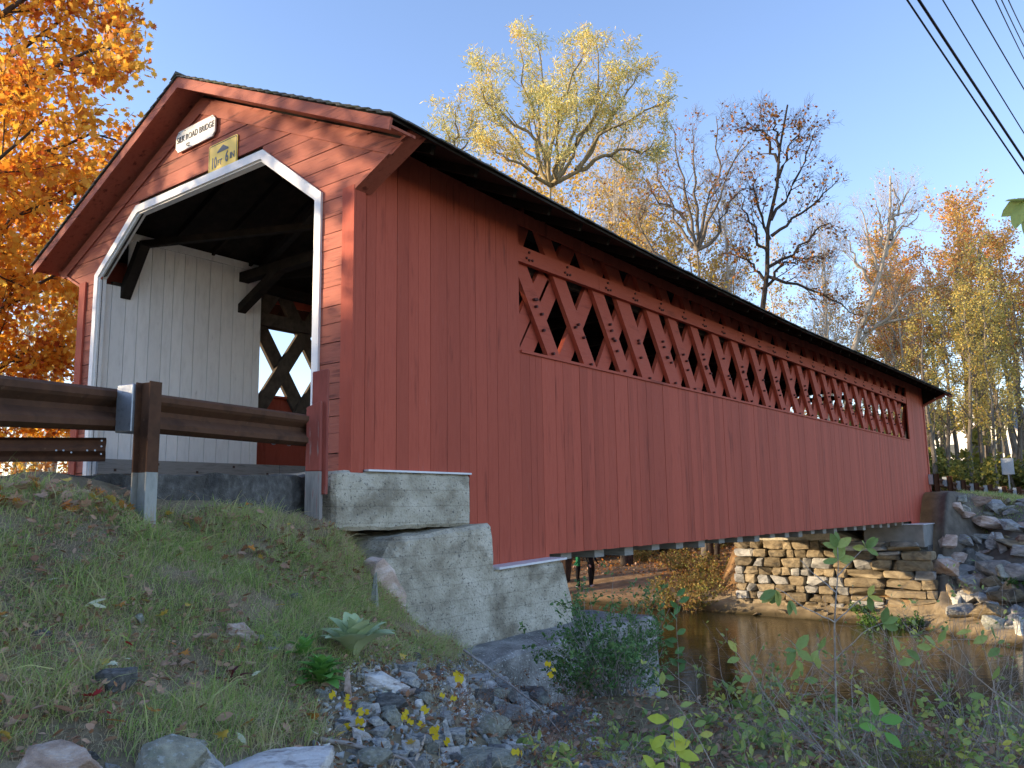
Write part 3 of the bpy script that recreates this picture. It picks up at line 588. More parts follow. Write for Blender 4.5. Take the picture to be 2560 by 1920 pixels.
for i in range(38):
    y = .42+i*.71
    for s in (0, 1):
        f = (lambda x: x) if s == 0 else (lambda x: 2*XC-x)
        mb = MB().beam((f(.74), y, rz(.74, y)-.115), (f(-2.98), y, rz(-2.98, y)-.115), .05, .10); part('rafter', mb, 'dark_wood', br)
# ties, plates and knee braces inside
mb = MB()
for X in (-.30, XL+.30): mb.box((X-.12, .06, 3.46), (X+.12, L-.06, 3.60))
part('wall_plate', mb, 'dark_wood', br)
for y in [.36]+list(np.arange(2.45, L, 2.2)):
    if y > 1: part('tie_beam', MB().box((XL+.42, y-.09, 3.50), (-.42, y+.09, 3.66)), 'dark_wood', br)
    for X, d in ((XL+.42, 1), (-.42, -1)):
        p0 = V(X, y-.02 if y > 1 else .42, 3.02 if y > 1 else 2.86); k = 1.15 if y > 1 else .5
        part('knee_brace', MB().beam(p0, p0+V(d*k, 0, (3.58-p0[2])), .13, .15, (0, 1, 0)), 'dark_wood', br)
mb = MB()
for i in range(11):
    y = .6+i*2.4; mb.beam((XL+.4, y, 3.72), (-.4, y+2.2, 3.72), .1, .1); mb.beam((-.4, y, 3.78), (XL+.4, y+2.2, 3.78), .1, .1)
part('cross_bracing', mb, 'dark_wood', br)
# deck, floor beams, bottom chords
mb = MB(); y = 0.02
while y < L-.02:
    y2 = min(y+.24, L-.02); mb.box((XL+.30, y, -.06), (-.30, y2-.008, -.004+random.uniform(-.003, .003))); y = y2
part('floor', mb, 'grey_wood', br)
for i in range(24):
    y = 4.0+i*.86; part('floor_beam', MB().box((XL+.12, y-.13, -1.06-.02*(i % 3)), (-.12, y+.13, -.50)), 'grey_wood', br)
mb = MB()
for X in (-.30, XL+.30): mb.box((X-.18, .1, -.5), (X-.02, L-.1, -.12)); mb.box((X+.02, .1, -.5), (X+.18, L-.1, -.12))
part('bottom_chord', mb, 'brown_wood', br)
# white boarding inside the portal, curb timbers
for X, d in ((XL+.46, 1), (-.46, -1)):
    mb = MB(); y = .05
    while y < 2.82:
        wd = min(random.uniform(.16, .26), 2.82-y); x0, x1 = sorted((X, X-d*.022-d*random.uniform(0, .003))); mb.box((x0, y, .40), (x1, y+wd-.009, 3.74 if y > .3 else 3.0)); y += wd
    x0, x1 = sorted((X+d*.001, X+d*.02)); mb.box((x0, .06, 3.742), (x1, 2.84, 3.86)); part('inner_boarding', mb, 'white_v', br)
    x0, x1 = sorted((X+d*.13, X+d*.03)); xx = X+d*.134
    y = .09
    for ln in (3.1, 3.7, 3.2, 3.6, 3.1, 3.6, 3.3, 2.5):
        mb = MB().box((x0, y, .21), (x1, min(y+ln-.01, L-.1), .425)); mb.k = 1
        for q in range(5):
            a, b_ = sorted((x1 if d > 0 else x0, (x1 if d > 0 else x0)+d*.008)); yy = y+.25+q*(ln-.5)/4; zz = .27+.1*((q*7) % 2)
            if yy < L-.3: mb.box((a, yy-.018, zz-.018), (b_, yy+.018, zz+.018))
        part('curb_timber', mb, ['grey_wood', 'iron'], br, bevel=0); y += ln
    mb = MB().box((min(X+d*.02, X+d*.10), .06, .0), (max(X+d*.02, X+d*.10), L-.1, .205)); part('curb_base', mb, 'grey_wood', br)
# lattice trusses
def plank(tr, X0, X1, yb, zb, yt, zt, wd, mt, pegs=(), side=1):
    d = V(0, yt-yb, zt-zb); ln = np.linalg.norm(d); d /= ln; n_ = V(0, -d[2], d[1]); mb = MB()
    a, b_ = V(0, yb, zb), V(0, yt, zt); q = [a+n_*wd/2, a-n_*wd/2, b_-n_*wd/2, b_+n_*wd/2]
    if n_[1] > 0: q = [q[1], q[0], q[3], q[2]]
    mb.prism([(p[1], p[2]) for p in q], 'x', X0, X1); mb.k = 1
    for t, o in pegs:
        c = a+d*t*ln+n_*o; xo = X1 if side > 0 else X0; e_ = xo+side*.045; x0, x1 = sorted((xo, e_))
        mb.tube([(x0, c[1], c[2]), (x1, c[1], c[2])], .021, 6)
    me = mb.mesh('plank', tr); link('plank', me, [mt, 'peg'], tr)
random.seed(5)
ZB, ZTOP = .9, 3.72
def clip_plank(yc, zc_, slope, lo, hi, zb, zt):      # passes (yc, zc_), dy/dz = slope, kept inside lo..hi
    yb, yt = yc+slope*(zb-zc_), yc+slope*(zt-zc_)
    return yb, zb, yt, zt
ya = []
y = 2.94
for st in [.93, 1.05, .76, .98, .72, .88, .92]: ya.append(y+.12); y += st
while y < 24.8: ya.append(y+.12); y += random.uniform(.84, .98)
yb_ = [y+.86 for y in ya]
for X, sg, mo, mi_, nm in ((0, 1, 'red_y', 'red_y', 'lattice_truss'), (XL, -1, 'brown_wood', 'brown_wood', 'lattice_truss')):
    tr = empty('lattice_truss', (0, 0, 0)); tr.parent = br; tr.location = (X-XC, 0, 0)
    xo0, xo1 = sorted((X-sg*.085, X-sg*.155)); xi0, xi1 = sorted((X-sg*.165, X-sg*.235))
    lo = 1.0 if sg < 0 else 1.55
    for i, y in enumerate([1.2, 2.1]+ya if sg < 0 else ya):
        y_b = y+.655*(2.82-1.0 if sg < 0 else 2.82-1.55); wd = .36 if i in (3, 4) and sg > 0 else random.uniform(.25, .29)
        zt = 3.70+sag(y)*.8; y_t = y-.655*(zt-2.82)
        if y_b > 24.55 and sg > 0: continue
        pg = [(.09+.0, .0)] if i % 2 else [(.11, .03)]
        for c in range(3): pg.append((.26+random.uniform(-.02, .05)*c+.05*c, random.uniform(-.06, .06)))
        if i % 2 == 0: pg += [(.44, 0), (.40, .02)]
        plank(tr, xo0, xo1, y_b, 1.0 if sg < 0 else 1.55, y_t, zt, wd, mo, pg, sg)
    for i, y in enumerate([1.9, 2.8]+yb_ if sg < 0 else yb_):
        y_b = y-.655*(2.82-(1.0 if sg < 0 else 1.55)); zt = 3.70+sag(y)*.8; y_t = y+.655*(zt-2.82)
        if y_t > 26: continue
        plank(tr, xi0, xi1, max(y_b, .3), 1.0 if sg < 0 else 1.55, y_t, zt, random.uniform(.25, .30), mi_, [], sg)
    if sg > 0:    # first, cut-off members next to the boarding
        plank(tr, xi0, xi1, 2.78, 2.62, 3.30, 3.7, .25, mi_, [(.2, 0)], sg)
        plank(tr, xi0, xi1, 2.60, 1.3, 3.7, 2.9, .26, mi_, [], sg)
    # chords: outer rail in lengths, inner rail
    y = YN if sg > 0 else .3; xr0, xr1 = sorted((X-sg*.008, X-sg*.082)); k = 0
    for ln in (2.05, 5.3, 5.2, 5.4, 3.5, 9):
        y2 = min(y+ln, YF if sg > 0 else L-.3)
        if y2-y < .1: break
        mb = MB().box((xr0, y, 2.895), (xr1, y2-.006, 3.115)); mb.k = 1; t = y+.25
        while t < y2-.2:
            for a, b_ in ((0, .06), (-.06, -.03), (.07, -.04), (.0, -.05)):
                xx0, xx1 = sorted((X-sg*.008, X+sg*.012)); mb.tube([(xx0, t+a, 3.0+b_), (xx1, t+a, 3.0+b_)], .018, 6)
            t += random.uniform(.84, .96)
        part('chord', mb, [mo if sg > 0 else 'brown_wood', 'peg'], tr); y = y2
    xr0, xr1 = sorted((X-sg*.24, X-sg*.31)); part('chord', MB().box((xr0, .3, 2.88), (xr1, L-.3, 3.10)), 'brown_wood', tr)
    if sg < 0: part('chord', MB().box((xr0, .3, 1.0), (xr1, L-.3, 1.25)), 'brown_wood', tr)
# signs on the gable
def text(name, body, loc, size, mt, parent, sx=1., font_bold=0):
    cu = bpy.data.curves.new(name, 'FONT'); cu.body = body; cu.size = size; cu.extrude = .0015; cu.align_x = 'CENTER'; cu.align_y = 'CENTER'; cu.offset = font_bold
    o = bpy.data.objects.new(name, cu); COL.objects.link(o); dg = bpy.context.evaluated_depsgraph_get(); dg.update()
    me = bpy.data.meshes.new_from_object(o.evaluated_get(dg)); bpy.data.objects.remove(o)
    co_ = np.zeros(len(me.vertices)*3); me.vertices.foreach_get('co', co_); co_ = co_.reshape(-1, 3); off = offset(parent)
    q = np.stack([loc[0]+co_[:, 0]*sx, loc[1]-co_[:, 2], loc[2]+co_[:, 1]], 1)-off; me.vertices.foreach_set('co', q.ravel().astype(np.float32)); me.update()
    return link(name, me, mt, parent)
sg_ = empty('name_sign', (-3.05, -.03, 4.36), 'white board with clipped corners reading SILK ROAD BRIDGE on the red gable', 'sign')
c = .055; x0, x1, z0, z1 = -3.49, -2.59, 4.375, 4.665
pl_ = [(x0+c, z0), (x1-c, z0), (x1-c*.6, z0+c*.6), (x1, z0+c), (x1, z1-c), (x1-c*.6, z1-c*.6), (x1-c, z1), (x0+c, z1), (x0+c*.6, z1-c*.6), (x0, z1-c), (x0, z0+c), (x0+c*.6, z0+c*.6)]
part('board', MB().prism(pl_, 'y', -.052, -.032), 'sign_w', sg_); text('lettering', 'SILK ROAD BRIDGE', (-3.035, -.0555, 4.535), .118, 'black', sg_, .84, .0010)
mb = MB().tube([(-3.16, -.056, 4.44), (-3.20, -.07, 4.43), (-3.19, -.08, 4.405), (-3.15, -.085, 4.39), (-3.12, -.08, 4.375)], .006, 5)
for x in (x0+.07, x1-.07, -3.28): mb.tube([(x, -.052, 4.64), (x, -.057, 4.64)], .008, 6)
part('hook', mb, 'iron', sg_)
ys = empty('clearance_sign', (-2.44, -.03, 3.93), 'yellow sign reading 10 FT 6 IN just above the white portal edge', 'sign')
def rrect(x0, z0, x1, z1, r): 
    return [(cx+r*math.cos(a), cz+r*math.sin(a)) for cx, cz, s in ((x1-r, z0+r, -pi/2), (x1-r, z1-r, 0), (x0+r, z1-r, pi/2), (x0+r, z0+r, pi)) for a in np.linspace(s, s+pi/2, 5)]
part('panel', MB().prism(rrect(-2.75, 3.82, -2.13, 4.27, .035), 'y', -.020, -.014), 'sign_y', ys)
o_, i_ = rrect(-2.738, 3.83, -2.142, 4.258, .03), rrect(-2.728, 3.84, -2.152, 4.248, .026); mb = MB(); n = len(o_)
mb.add([(x, -.0215, z) for x, z in o_]+[(x, -.0215, z) for x, z in i_], [(k, (k+1) % n, (k+1) % n+n, k+n) for k in range(n)]); part('border', mb, 'black', ys)
text('lettering', '10', (-2.625, -.0225, 4.01), .20, 'sign_grey', ys, .62, .005); text('lettering', 'FT', (-2.50, -.0225, 3.995), .10, 'sign_grey', ys, .9, .003)
text('lettering', '6', (-2.35, -.0225, 4.03), .20, 'sign_grey', ys, .62, .005); text('lettering', 'IN', (-2.235, -.0225, 4.02), .11, 'sign_grey', ys, .9, .003)
part('arrow', MB().prism([(-2.56, 4.13), (-2.32, 4.13), (-2.32, 4.15), (-2.44, 4.215), (-2.56, 4.15)], 'y', -.023, -.0205), 'sign_grey', ys)
# ------------------------------------------------------------------ abutments
ab = empty('stone_abutment', (-3, 1, -1), 'stepped pale concrete abutment under the near end of the red bridge', 'abutment')
ab.name = 'concrete_abutment'
mb = MB().box((XL-.1, -.27, -.56), (.05, 1.81, .035)); part('upper_block', mb, 'concrete', ab, bevel=.035, sub=.07, noise=.02, nfreq=5)
mb = MB().prism([(-.2, -1.4), (.36, -.645), (1.93, -.525), (1.99, -1.07), (3.40, -1.03), (3.62, -1.66), (3.62, -2.0), (.2, -2.0)], 'x', XL-.3, .26)
part('lower_block', mb, 'concrete', ab, bevel=.045, sub=.08, noise=.024, nfreq=4)
mb = MB().prism([(1.2, -1.87), (4.55, -1.80), (4.62, -1.95), (4.75, -4.9), (.9, -4.9), (.9, -1.95)], 'x', XL-.6, .92)
part('footing', mb, 'conc_rough', ab, bevel=.04, sub=.12, noise=.03, nfreq=2.4)
part('flashing', MB().box((.0, .17, .036), (.072, 1.79, .056)), 'flash', ab); part('flashing', MB().prism([(2.02, -1.062), (3.42, -1.022), (3.42, -.998), (2.02, -1.036)], 'x', .0, .285), 'flash', ab)
# far abutment
fa = empty('far_abutment', (-2.5, 23.2, -3.7), 'dry laid stone abutment with concrete seat under the far end of the bridge', 'abutment'); fa.name = 'stone_abutment'
part('core', MB().box((-5.6, 23.45, -4.6), (.45, 26.8, -1.72)), 'rock_dark', fa)
part('cap', MB().prism([(-5.75, -1.66), (-5.6, -1.30), (-3.9, -1.22), (-2.2, -1.30), (-1.2, -1.70), (-3, -1.82)], 'y', 23.1, 25.6), 'concrete', fa, bevel=.03, sub=.3, noise=.03)
part('bearing_seat', MB().box((-1.35, 23.05, -1.76), (.44, 24.75, -1.075)), 'conc_grey', fa, bevel=.015)
part('seat_cap', MB().box((-.85, 23.0, -1.072), (.47, 24.79, -1.045)), 'flash', fa)
part('back_wall', MB().box((XL-.4, 26.86, -2.4), (.70, 27.25, -.16)), 'conc_grey', fa, bevel=.02)
part('core', MB().box((-5.6, 24.8, -1.71), (-.1, 26.84, -.55)), 'dark_wood', fa)
def hull(n, sx, sy, sz, rnd, pw=.0):
    """angular block: convex hull of random points in a squashed superellipsoid"""
    bm = bmesh.new()
    for i in range(n):
        q = np.array([rnd.gauss(0, 1) for _ in range(3)]); q /= np.linalg.norm(q)
        if pw: q = np.sign(q)*np.abs(q)**pw; q /= max(np.abs(q).max(), .001)*.5+.5
        bm.verts.new((q[0]*sx, q[1]*sy, q[2]*sz))
    r = bmesh.ops.convex_hull(bm, input=bm.verts[:]); 
    bmesh.ops.delete(bm, geom=[v_ for v_ in bm.verts if not v_.link_faces], context='VERTS')
    bmesh.ops.dissolve_limit(bm, angle_limit=math.radians(14), verts=bm.verts[:], edges=bm.edges[:])
    return bm
from mathutils import noise as NZ
def rockmesh(name, seed, n=18, s=(.5, .4, .3), bev=.03, subd=True, pw=.0, amp=.035, loc=(0, 0, 0), smooth=False, fr=3., fine=.22, it=3):
    rnd = random.Random(seed); bm = hull(n, *s, rnd, pw)
    bmesh.ops.bevel(bm, geom=bm.edges[:], offset=bev, segments=1, affect='EDGES', clamp_overlap=True)
    bmesh.ops.triangulate(bm, faces=bm.faces[:])
    if subd:
        mx = max(s)*fine
        for _ in range(it):
            es = [e for e in bm.edges if e.calc_length() > mx]
            if es: bmesh.ops.subdivide_edges(bm, edges=es, cuts=1)
            bmesh.ops.triangulate(bm, faces=[f for f in bm.faces if len(f.verts) > 3])
        k = Vector((seed*3.1 % 17, seed*1.7 % 11, seed % 5)); sc = fr/max(s)
        for v_ in bm.verts:
            q = v_.co*sc+k; v_.co *= 1+amp*2*NZ.noise(q*.6)+amp*NZ.noise(q*2.2)+(amp*.7*NZ.noise(q*5.)+amp*.4*abs(NZ.noise(q*9.)) if fine < .2 else 0)
    bmesh.ops.translate(bm, verts=bm.verts[:], vec=loc)
    me = bpy.data.meshes.new(name); bm.to_mesh(me); bm.free()
    return me
# stones of the far abutment, course by course
random.seed(21); z = -3.80; ci = 0; nst = 0
off = np.array(fa.location)
while z < -1.75:
    hgt = [.20, .27, .26, .31, .27, .33, .27, .30][ci % 8]; x = -5.78+random.uniform(-.05, .05); xe = .62-(.0 if z < -2 else .4)
    while x < xe-.1:
        k = (x+5.8)/6.4; flat = k > .55
        wd = random.uniform(.55, 1.5) if flat else random.uniform(.26, .72); wd = min(wd, xe+.05-x)
        rows = 2 if flat and random.random() < .55 and wd > .4 else 1; zz = z
        for r in range(rows):
            hh = hgt/rows; me = rockmesh('stone', nst*7+3, 26, (wd/2+.015, .26, hh/2+.012), .025, True, .42, .03, (x+wd/2-off[0], 23.16+random.uniform(-.07, .05)-off[1], zz+hh/2-off[2]))
            if nst < 100: link('stone', me, random.choice(['rock_warm', 'rock_warm', 'rock_mid', 'rock_warm', 'rock_warm', 'rock_mid']), fa)
            nst += 1; zz += hh
        x += wd+.012
    z += hgt; ci += 1
ci = 0
for z0, hh in ((-3.66, .33), (-3.33, .27), (-3.06, .3), (-2.76, .28), (-2.48, .30), (-2.18, .28)):      # return side towards the path
    if nst < 100:
        link('stone', rockmesh('stone', nst*7, 24, (.28, .5, hh/2), .03, True, .45, .03, (-5.62-off[0], 23.75-off[1], z0+hh/2-off[2])), 'rock_warm', fa); nst += 1
print('pier stones', nst)
# ------------------------------------------------------------------ guard rails
def wbeam(mb, path, up=V(0, 0, 1), h=.312, side=1):
    """W profile swept along a path; side: direction of the ribs"""
    prof = [(-.5, 0), (-.46, .12), (-.40, .26), (-.27, .26), (-.20, .20), (-.06, .0), (.06, .0), (.20, .20), (.27, .26), (.40, .26), (.46, .12), (.5, 0)]
    pts = [np.array(p, float) for p in path]; n = len(prof); vs = []
    for i, p in enumerate(pts):
        d = pts[min(i+1, len(pts)-1)]-pts[max(i-1, 0)]; d[2] *= 1; d /= np.linalg.norm(d); o = np.cross(d, up)*side; o /= np.linalg.norm(o)
        vs += [p+up*a*h+o*b_*h for a, b_ in prof]+[p+up*a*h+o*(b_*h-.006) for a, b_ in prof]
    fs = []; m_ = 2*n
    for i in range(len(pts)-1):
        for j in range(n-1):
            fs.append((i*m_+j, i*m_+j+1, (i+1)*m_+j+1, (i+1)*m_+j)); fs.append((i*m_+n+j, (i+1)*m_+n+j, (i+1)*m_+n+j+1, i*m_+n+j+1))
        for j, in ((0,), (n-1,)): fs.append((i*m_+j, (i+1)*m_+j, (i+1)*m_+n+j, i*m_+n+j))
    for i in (0, len(pts)-1):
        for j in range(n-1): fs.append((i*m_+j, i*m_+j+1, i*m_+n+j+1, i*m_+n+j))
    return mb.add(vs, fs)
def hpost(mb, p, d, z0, z1, w=.10, dep=.15, t=.012):
    """H section; d: direction across the flanges (towards the rail)"""
    d = V(d[0], d[1], 0); d /= np.linalg.norm(d); s = V(-d[1], d[0], 0); p = V(p[0], p[1], 0)
    def slab(c, a, wa, b_, wb):
        q = [c-a*wa/2-b_*wb/2, c+a*wa/2-b_*wb/2, c+a*wa/2+b_*wb/2, c-a*wa/2+b_*wb/2]
        mb.hexa([(x[0], x[1], z0) for x in q], [(x[0], x[1], z1) for x in q])
    slab(p-d*(dep/2-t/2), s, w, d, t); slab(p+d*(dep/2-t/2), s, w, d, t); slab(p, s, t, d, dep-2*t-.002)
gd = empty('guardrail', (.6, -2.5, -.4), 'rusty steel guardrail nearest the camera with one grey spacer block', 'guardrail')
A, B, C = P(0, 1002, 5.02), P(330, 1028, 6.35), P(775, 1077, 8.15)
dirn = (A-B)/np.linalg.norm(A-B); pth = [C+.02*(C-B)]+[C+(B-C)*t for t in (.35, .7)]+[B, (A+B)/2, A]+[A+dirn*t*1.0 for t in (.7, 1.6, 2.4)]
pth = [np.array([*p[:2], p[2]]) for p in pth]
mb = MB(); wbeam(mb, pth, side=1 if np.cross(C-B, (0, 0, 1))[0] < 0 else -1); 
sd = np.cross((C-B)/np.linalg.norm(C-B), (0, 0, 1)); sd = sd if sd[0] < 0 else -sd          # towards the road
part('rail_beam', mb, 'rust', gd)
bm_ = MB()
for px, py in [(697,1037),(697,1053),(735,1041),(735,1057),(724,1073),(697,1089),(697,1105),(735,1092),(735,1108),(770,1046),(770,1100)]:
    t = (px-330)/(775-330); c = P(px, py, 6.35+(8.15-6.35)*t); bm_.tube([c+sd*.085, c+sd*.03], .016, 6)
    bm_.tube([c+sd*.07, c+sd*.052], .024, 8)
part('rail_bolt', bm_, 'galv', gd)
nrm_ = -sd; pc = P(364, 1140, 5.93)
for pp, far in ((V(pc[0], pc[1], 0), 0), (V(pc[0], pc[1], 0)+dirn*1.93, 1)):
    z1 = (.575 if not far else .40); mb = MB(); hpost(mb, pp, nrm_, -.07-far*.25, z1); mb.k = 1; hpost(mb, pp, nrm_, -.9, -.07-far*.25)
    part('post', mb, ['rust', 'galv_old'], gd)
    q = pp-nrm_*.165; mb = MB(); a = V(-nrm_[1], nrm_[0], 0)
    c4 = [q-a*.07-nrm_*.085, q+a*.07-nrm_*.085, q+a*.07+nrm_*.085, q-a*.07+nrm_*.085]; cz = z1-.175
    mb.hexa([(x[0], x[1], cz-.18) for x in c4], [(x[0], x[1], cz+.165) for x in c4]); part('spacer_block', mb, 'galv', gd, bevel=.006)
rp = empty('rail_end_posts', (0, -.4, -.4), 'pair of red painted wooden posts with bare feet at the bridge corner', 'post'); rp.name = 'end_post'
mb = MB(); q0, q1 = P(783, 1303, 7.95), P(783, 988, 7.95); a = RT*.068; b_ = V(-.05, .10, 0)
base = V(q0[0], q0[1], 0)
def post(mb, c, w, dep, z0, z1, chamfer=0):
    a = V(.80, .60, 0)*w/2; b_ = V(-.60, .80, 0)*dep/2; q = [c-a-b_, c+a-b_, c+a+b_, c-a+b_]
    mb.hexa([(x[0], x[1], z0) for x in q], [(q[0][0], q[0][1], z1-chamfer), (q[1][0], q[1][1], z1), (q[2][0], q[2][1], z1), (q[3][0], q[3][1], z1-chamfer)])
post(mb, base, .14, .13, .02, .70, .07); part('post', mb, 'rail_wood', rp, bevel=.006)
mb = MB(); post(mb, base, .139, .129, -.75, .018); part('post_foot', mb, 'bare_post', rp)
q1 = P(800, 1100, 8.12); base2 = V(q1[0], q1[1], 0); mb = MB(); post(mb, base2, .15, .08, -.20, 1.02, .03); part('backing_board', mb, 'rail_wood', rp, bevel=.006)
# rail across the road
gd2 = empty('guardrail', (-4.6, -.6, 0), 'dark rusty guardrail end across the road, in front of the white boarding', 'guardrail')
A2, B2 = P(264, 1124, 10.95), P(0, 1124, 10.5); dd = (B2-A2); pth = [A2, A2+dd*.5, B2, B2+dd*1.5+V(-.3, 0, 0), B2+dd*4+V(-1.5, 0, 0)]
mb = MB(); wbeam(mb, pth, side=1 if np.cross(-dd, (0, 0, 1))[0] > 0 else -1, h=.312); part('rail_beam', mb, 'rust', gd2)
bm_ = MB(); sd2 = np.cross(dd/np.linalg.norm(dd), (0, 0, 1)); sd2 = sd2 if sd2[0] > 0 else -sd2
for px, py in [(254,1117),(254,1136),(254,1103),(238,1127),(218,1127),(140,1127),(158,1127),(178,1132)]:
    c = A2+dd*(264-px)/264.+V(0, 0, -(py-1124)/2087*10.9); bm_.tube([c+sd2*.06, c+sd2*.09], .012, 6)
part('rail_bolt', bm_, 'galv', gd2)
for t in (1.9, 5.2):
    q = A2+dd*t+V(-.2-.25*(t > 3), 0, 0); mb = MB(); hpost(mb, q, (1, 0), -1.2, q[2]+.15); part('post', mb, 'rust', gd2)
# rail beyond the bridge
gd3 = empty('guardrail', (1, 30, -.5), 'rusty guardrail with pale blocks along the road beyond the far end of the bridge', 'guardrail')
pp = []
for px, z_t, D in zip((2340, 2374, 2408, 2441, 2475, 2511, 2547, 2585, 2627), (1186, 1192, 1202, 1209, 1213, 1217, 1219, 1220, 1221), (29.3, 30.6, 31.9, 33.2, 34.6, 36, 37.3, 38.6, 39.9)): pp.append(P(px, z_t, D))
mb = MB(); pth = [p-V(.26, 0, .22) for p in pp]; wbeam(mb, pth, side=1, h=.31); part('rail_beam', mb, 'rust', gd3)
for p in pp:
    mb = MB(); hpost(mb, p, (-.9, -.3), -1.6, p[2]+.03, .15, .16); part('post', mb, 'rust', gd3)
    c = p-V(.16, .02, .17); part('spacer_block', MB().box(c-V(.07, .1, .17), c+V(.07, .1, .17)), 'galv', gd3)
tr_ = P(2519, 1166, 41); sgn = empty('road_sign', (tr_[0], tr_[1], -1), 'back of a grey metal sign on a thin post beyond the guardrail', 'sign')
part('panel', MB().box((tr_[0]-.27, tr_[1]-.01, tr_[2]-.40), (tr_[0]+.27, tr_[1]+.01, tr_[2]+.40)), 'galv', sgn, bevel=.008); part('pole', MB().box((tr_[0]-.03, tr_[1]+.012, -1.8), (tr_[0]+.03, tr_[1]+.06, tr_[2]+.3)), 'galv', sgn)
# ------------------------------------------------------------------ rocks
random.seed(31)
ROCKS = {}
for k, (sx, sy, sz, n, pw) in enumerate([(.5,.42,.34,12,0),(.5,.36,.26,11,.7),(.5,.30,.40,10,0),(.5,.45,.2,13,.6),(.42,.5,.38,14,0),(.5,.33,.30,9,.8),(.36,.36,.5,10,.6),(.5,.4,.3,16,.5)]):
    ROCKS[k] = rockmesh('rock', 50+k*3, n, (sx, sy, sz), .010, True, pw, .035, fr=3.2, fine=.085, it=5)
RMESH = {}
def rock(loc, size, mt, label, group, k=None, rz=None, tilt=.25, cat='rock', flat=1.):
    k = random.randrange(8) if k is None else k
    if (k, mt) not in RMESH:
        me = ROCKS[k].copy(); me.materials.append(MT[mt]); RMESH[(k, mt)] = me
    o = bpy.data.objects.new('rock', RMESH[(k, mt)]); COL.objects.link(o); o.location = tuple(map(float, loc))
    o.rotation_euler = (random.uniform(-tilt, tilt), random.uniform(-tilt, tilt), random.uniform(0, 6.28) if rz is None else rz)
    sx, sy, sz = size if hasattr(size, '__len__') else (size, size, size*flat)
    o.scale = (sx, sy, sz); tag(o, label, cat, group); return o
YAWZ = math.atan2(RT[1], RT[0])
def rock_px(px, py, wpx, hpx, mt, label, group='rocks of the near bank', k=None, dD=0):
    q, D = ground_at(px, py+hpx*.35); wd = wpx*D/FPX*1.06; hg = hpx*D/FPX*1.25
    return rock(q+V(0, 0, hg*.22)+FW*wd*.15, (wd, wd*.8, hg*1.15), mt, label, group, k, YAWZ+random.uniform(-.25, .25), .12)
NB = 'rocks of the near bank'
for a in [(110,1935,270,150,'rock_tan','large pink and tan boulder at the bottom left corner',NB,0),
 (400,1925,235,160,'rock_lichen','large grey lichen boulder right of the pink one at the bottom edge',NB,0),
 (508,1920,125,115,'rock_blue','dark blue grey rock between the lichen boulder and the white quartz',NB,1),
 (484,1868,52,34,'rock_white','small white stone on top of the dark rock at the bottom edge',NB,7),
 (680,1945,320,140,'rock_white','long white quartz boulder with pink stains at the bottom edge',NB,3),
 (222,1890,66,54,'rock_dark','dark pointed stone left of the grey lichen boulder',NB,5),
 (284,1922,60,50,'rock_blue','small blue grey stone wedged under the lichen boulder',NB,5),
 (602,1580,88,60,'rock_tan','pale tan angular rock alone in the grass left of the woolly plant',NB,1),
 (637,1600,46,30,'rock_blue','small blue stone touching the tan rock in the grass',NB,7),
 (688,1592,32,30,'rock_lichen','small pale grey stone between the tan rock and the woolly plant',NB,4),
 (674,1624,50,22,'rock_blue','flat blue grey stone below the tan rock in the grass',NB,3),
 (722,1632,44,50,'rock_tan','tan stone touching the left side of the green rosette plant',NB,4),
 (742,1585,52,34,'rock_dark','dark stone behind the green rosette plant',NB,1),
 (107,1587,58,44,'rock_dark','dark blue stone in the grass at the left',NB,1),
 (735,1495,42,26,'rock_dark','small dark stone in the grass halfway up the slope',NB,4),
 (275,1700,110,110,'rock_dark','flat dark rock sunk in the grass under the red leaf',NB,3),
 (425,1520,32,24,'rock_blue','tiny blue stone in the middle of the grass slope',NB,5),
 (346,1548,30,30,'rock_blue','tiny blue stone left of the middle of the grass slope',NB,4),
 (909,1382,52,32,'rock_blue','blue grey stone at the foot of the upper concrete block',NB,1),
 (922,1420,68,44,'rock_lichen','smooth greenish stone left of the leaning slab',NB,7),
 (948,1500,56,110,'rock_lichen','pale upright stone behind the leaning slab',NB,6),
 (883,1727,64,80,'rock_tan','upright tan rock right below the woolly plant',NB,6),
 (960,1708,125,58,'rock_white','white streaked grey rock right of the upright tan rock',NB,1),
 (968,1762,110,58,'rock_dark','dark blue rock below the white streaked rock',NB,0),
 (818,1738,60,44,'rock_lichen','pale flat rock left of the upright tan rock',NB,5),
 (1028,1690,78,38,'rock_white','bright pale blue rock in the middle of the rubble',NB,5),
 (1010,1733,62,30,'rock_tan','tan flat rock under the bright pale blue rock',NB,3),
 (1135,1707,48,48,'rock_white','white and rust coloured rock right of centre in the rubble',NB,2),
 (1192,1703,88,40,'rock_blue','flat blue grey rock right of the white and rust rock',NB,3),
 (1209,1741,58,52,'rock_dark','dark faceted rock below the flat blue grey one',NB,2),
 (978,1802,70,58,'rock_lichen','pale greenish rock above the fallen stick',NB,4),
 (1229,1822,108,80,'rock_lichen','big rounded greenish rock in the lower rubble',NB,0),
 (1275,1790,78,60,'rock_mid','grey rock behind the big greenish one',NB,7),
 (1136,1855,62,92,'rock_blue','upright grey rock left of the big greenish one',NB,6),
 (924,1902,130,60,'rock_lichen','pale lichen boulder below the fallen stick at the bottom edge',NB,0),
 (1280,1864,86,38,'rock_white','white flat rock below the big greenish one',NB,3),
 (1196,1912,180,54,'rock_lichen','broad grey boulder at the bottom edge under the rubble',NB,7)]: rock_px(*a)
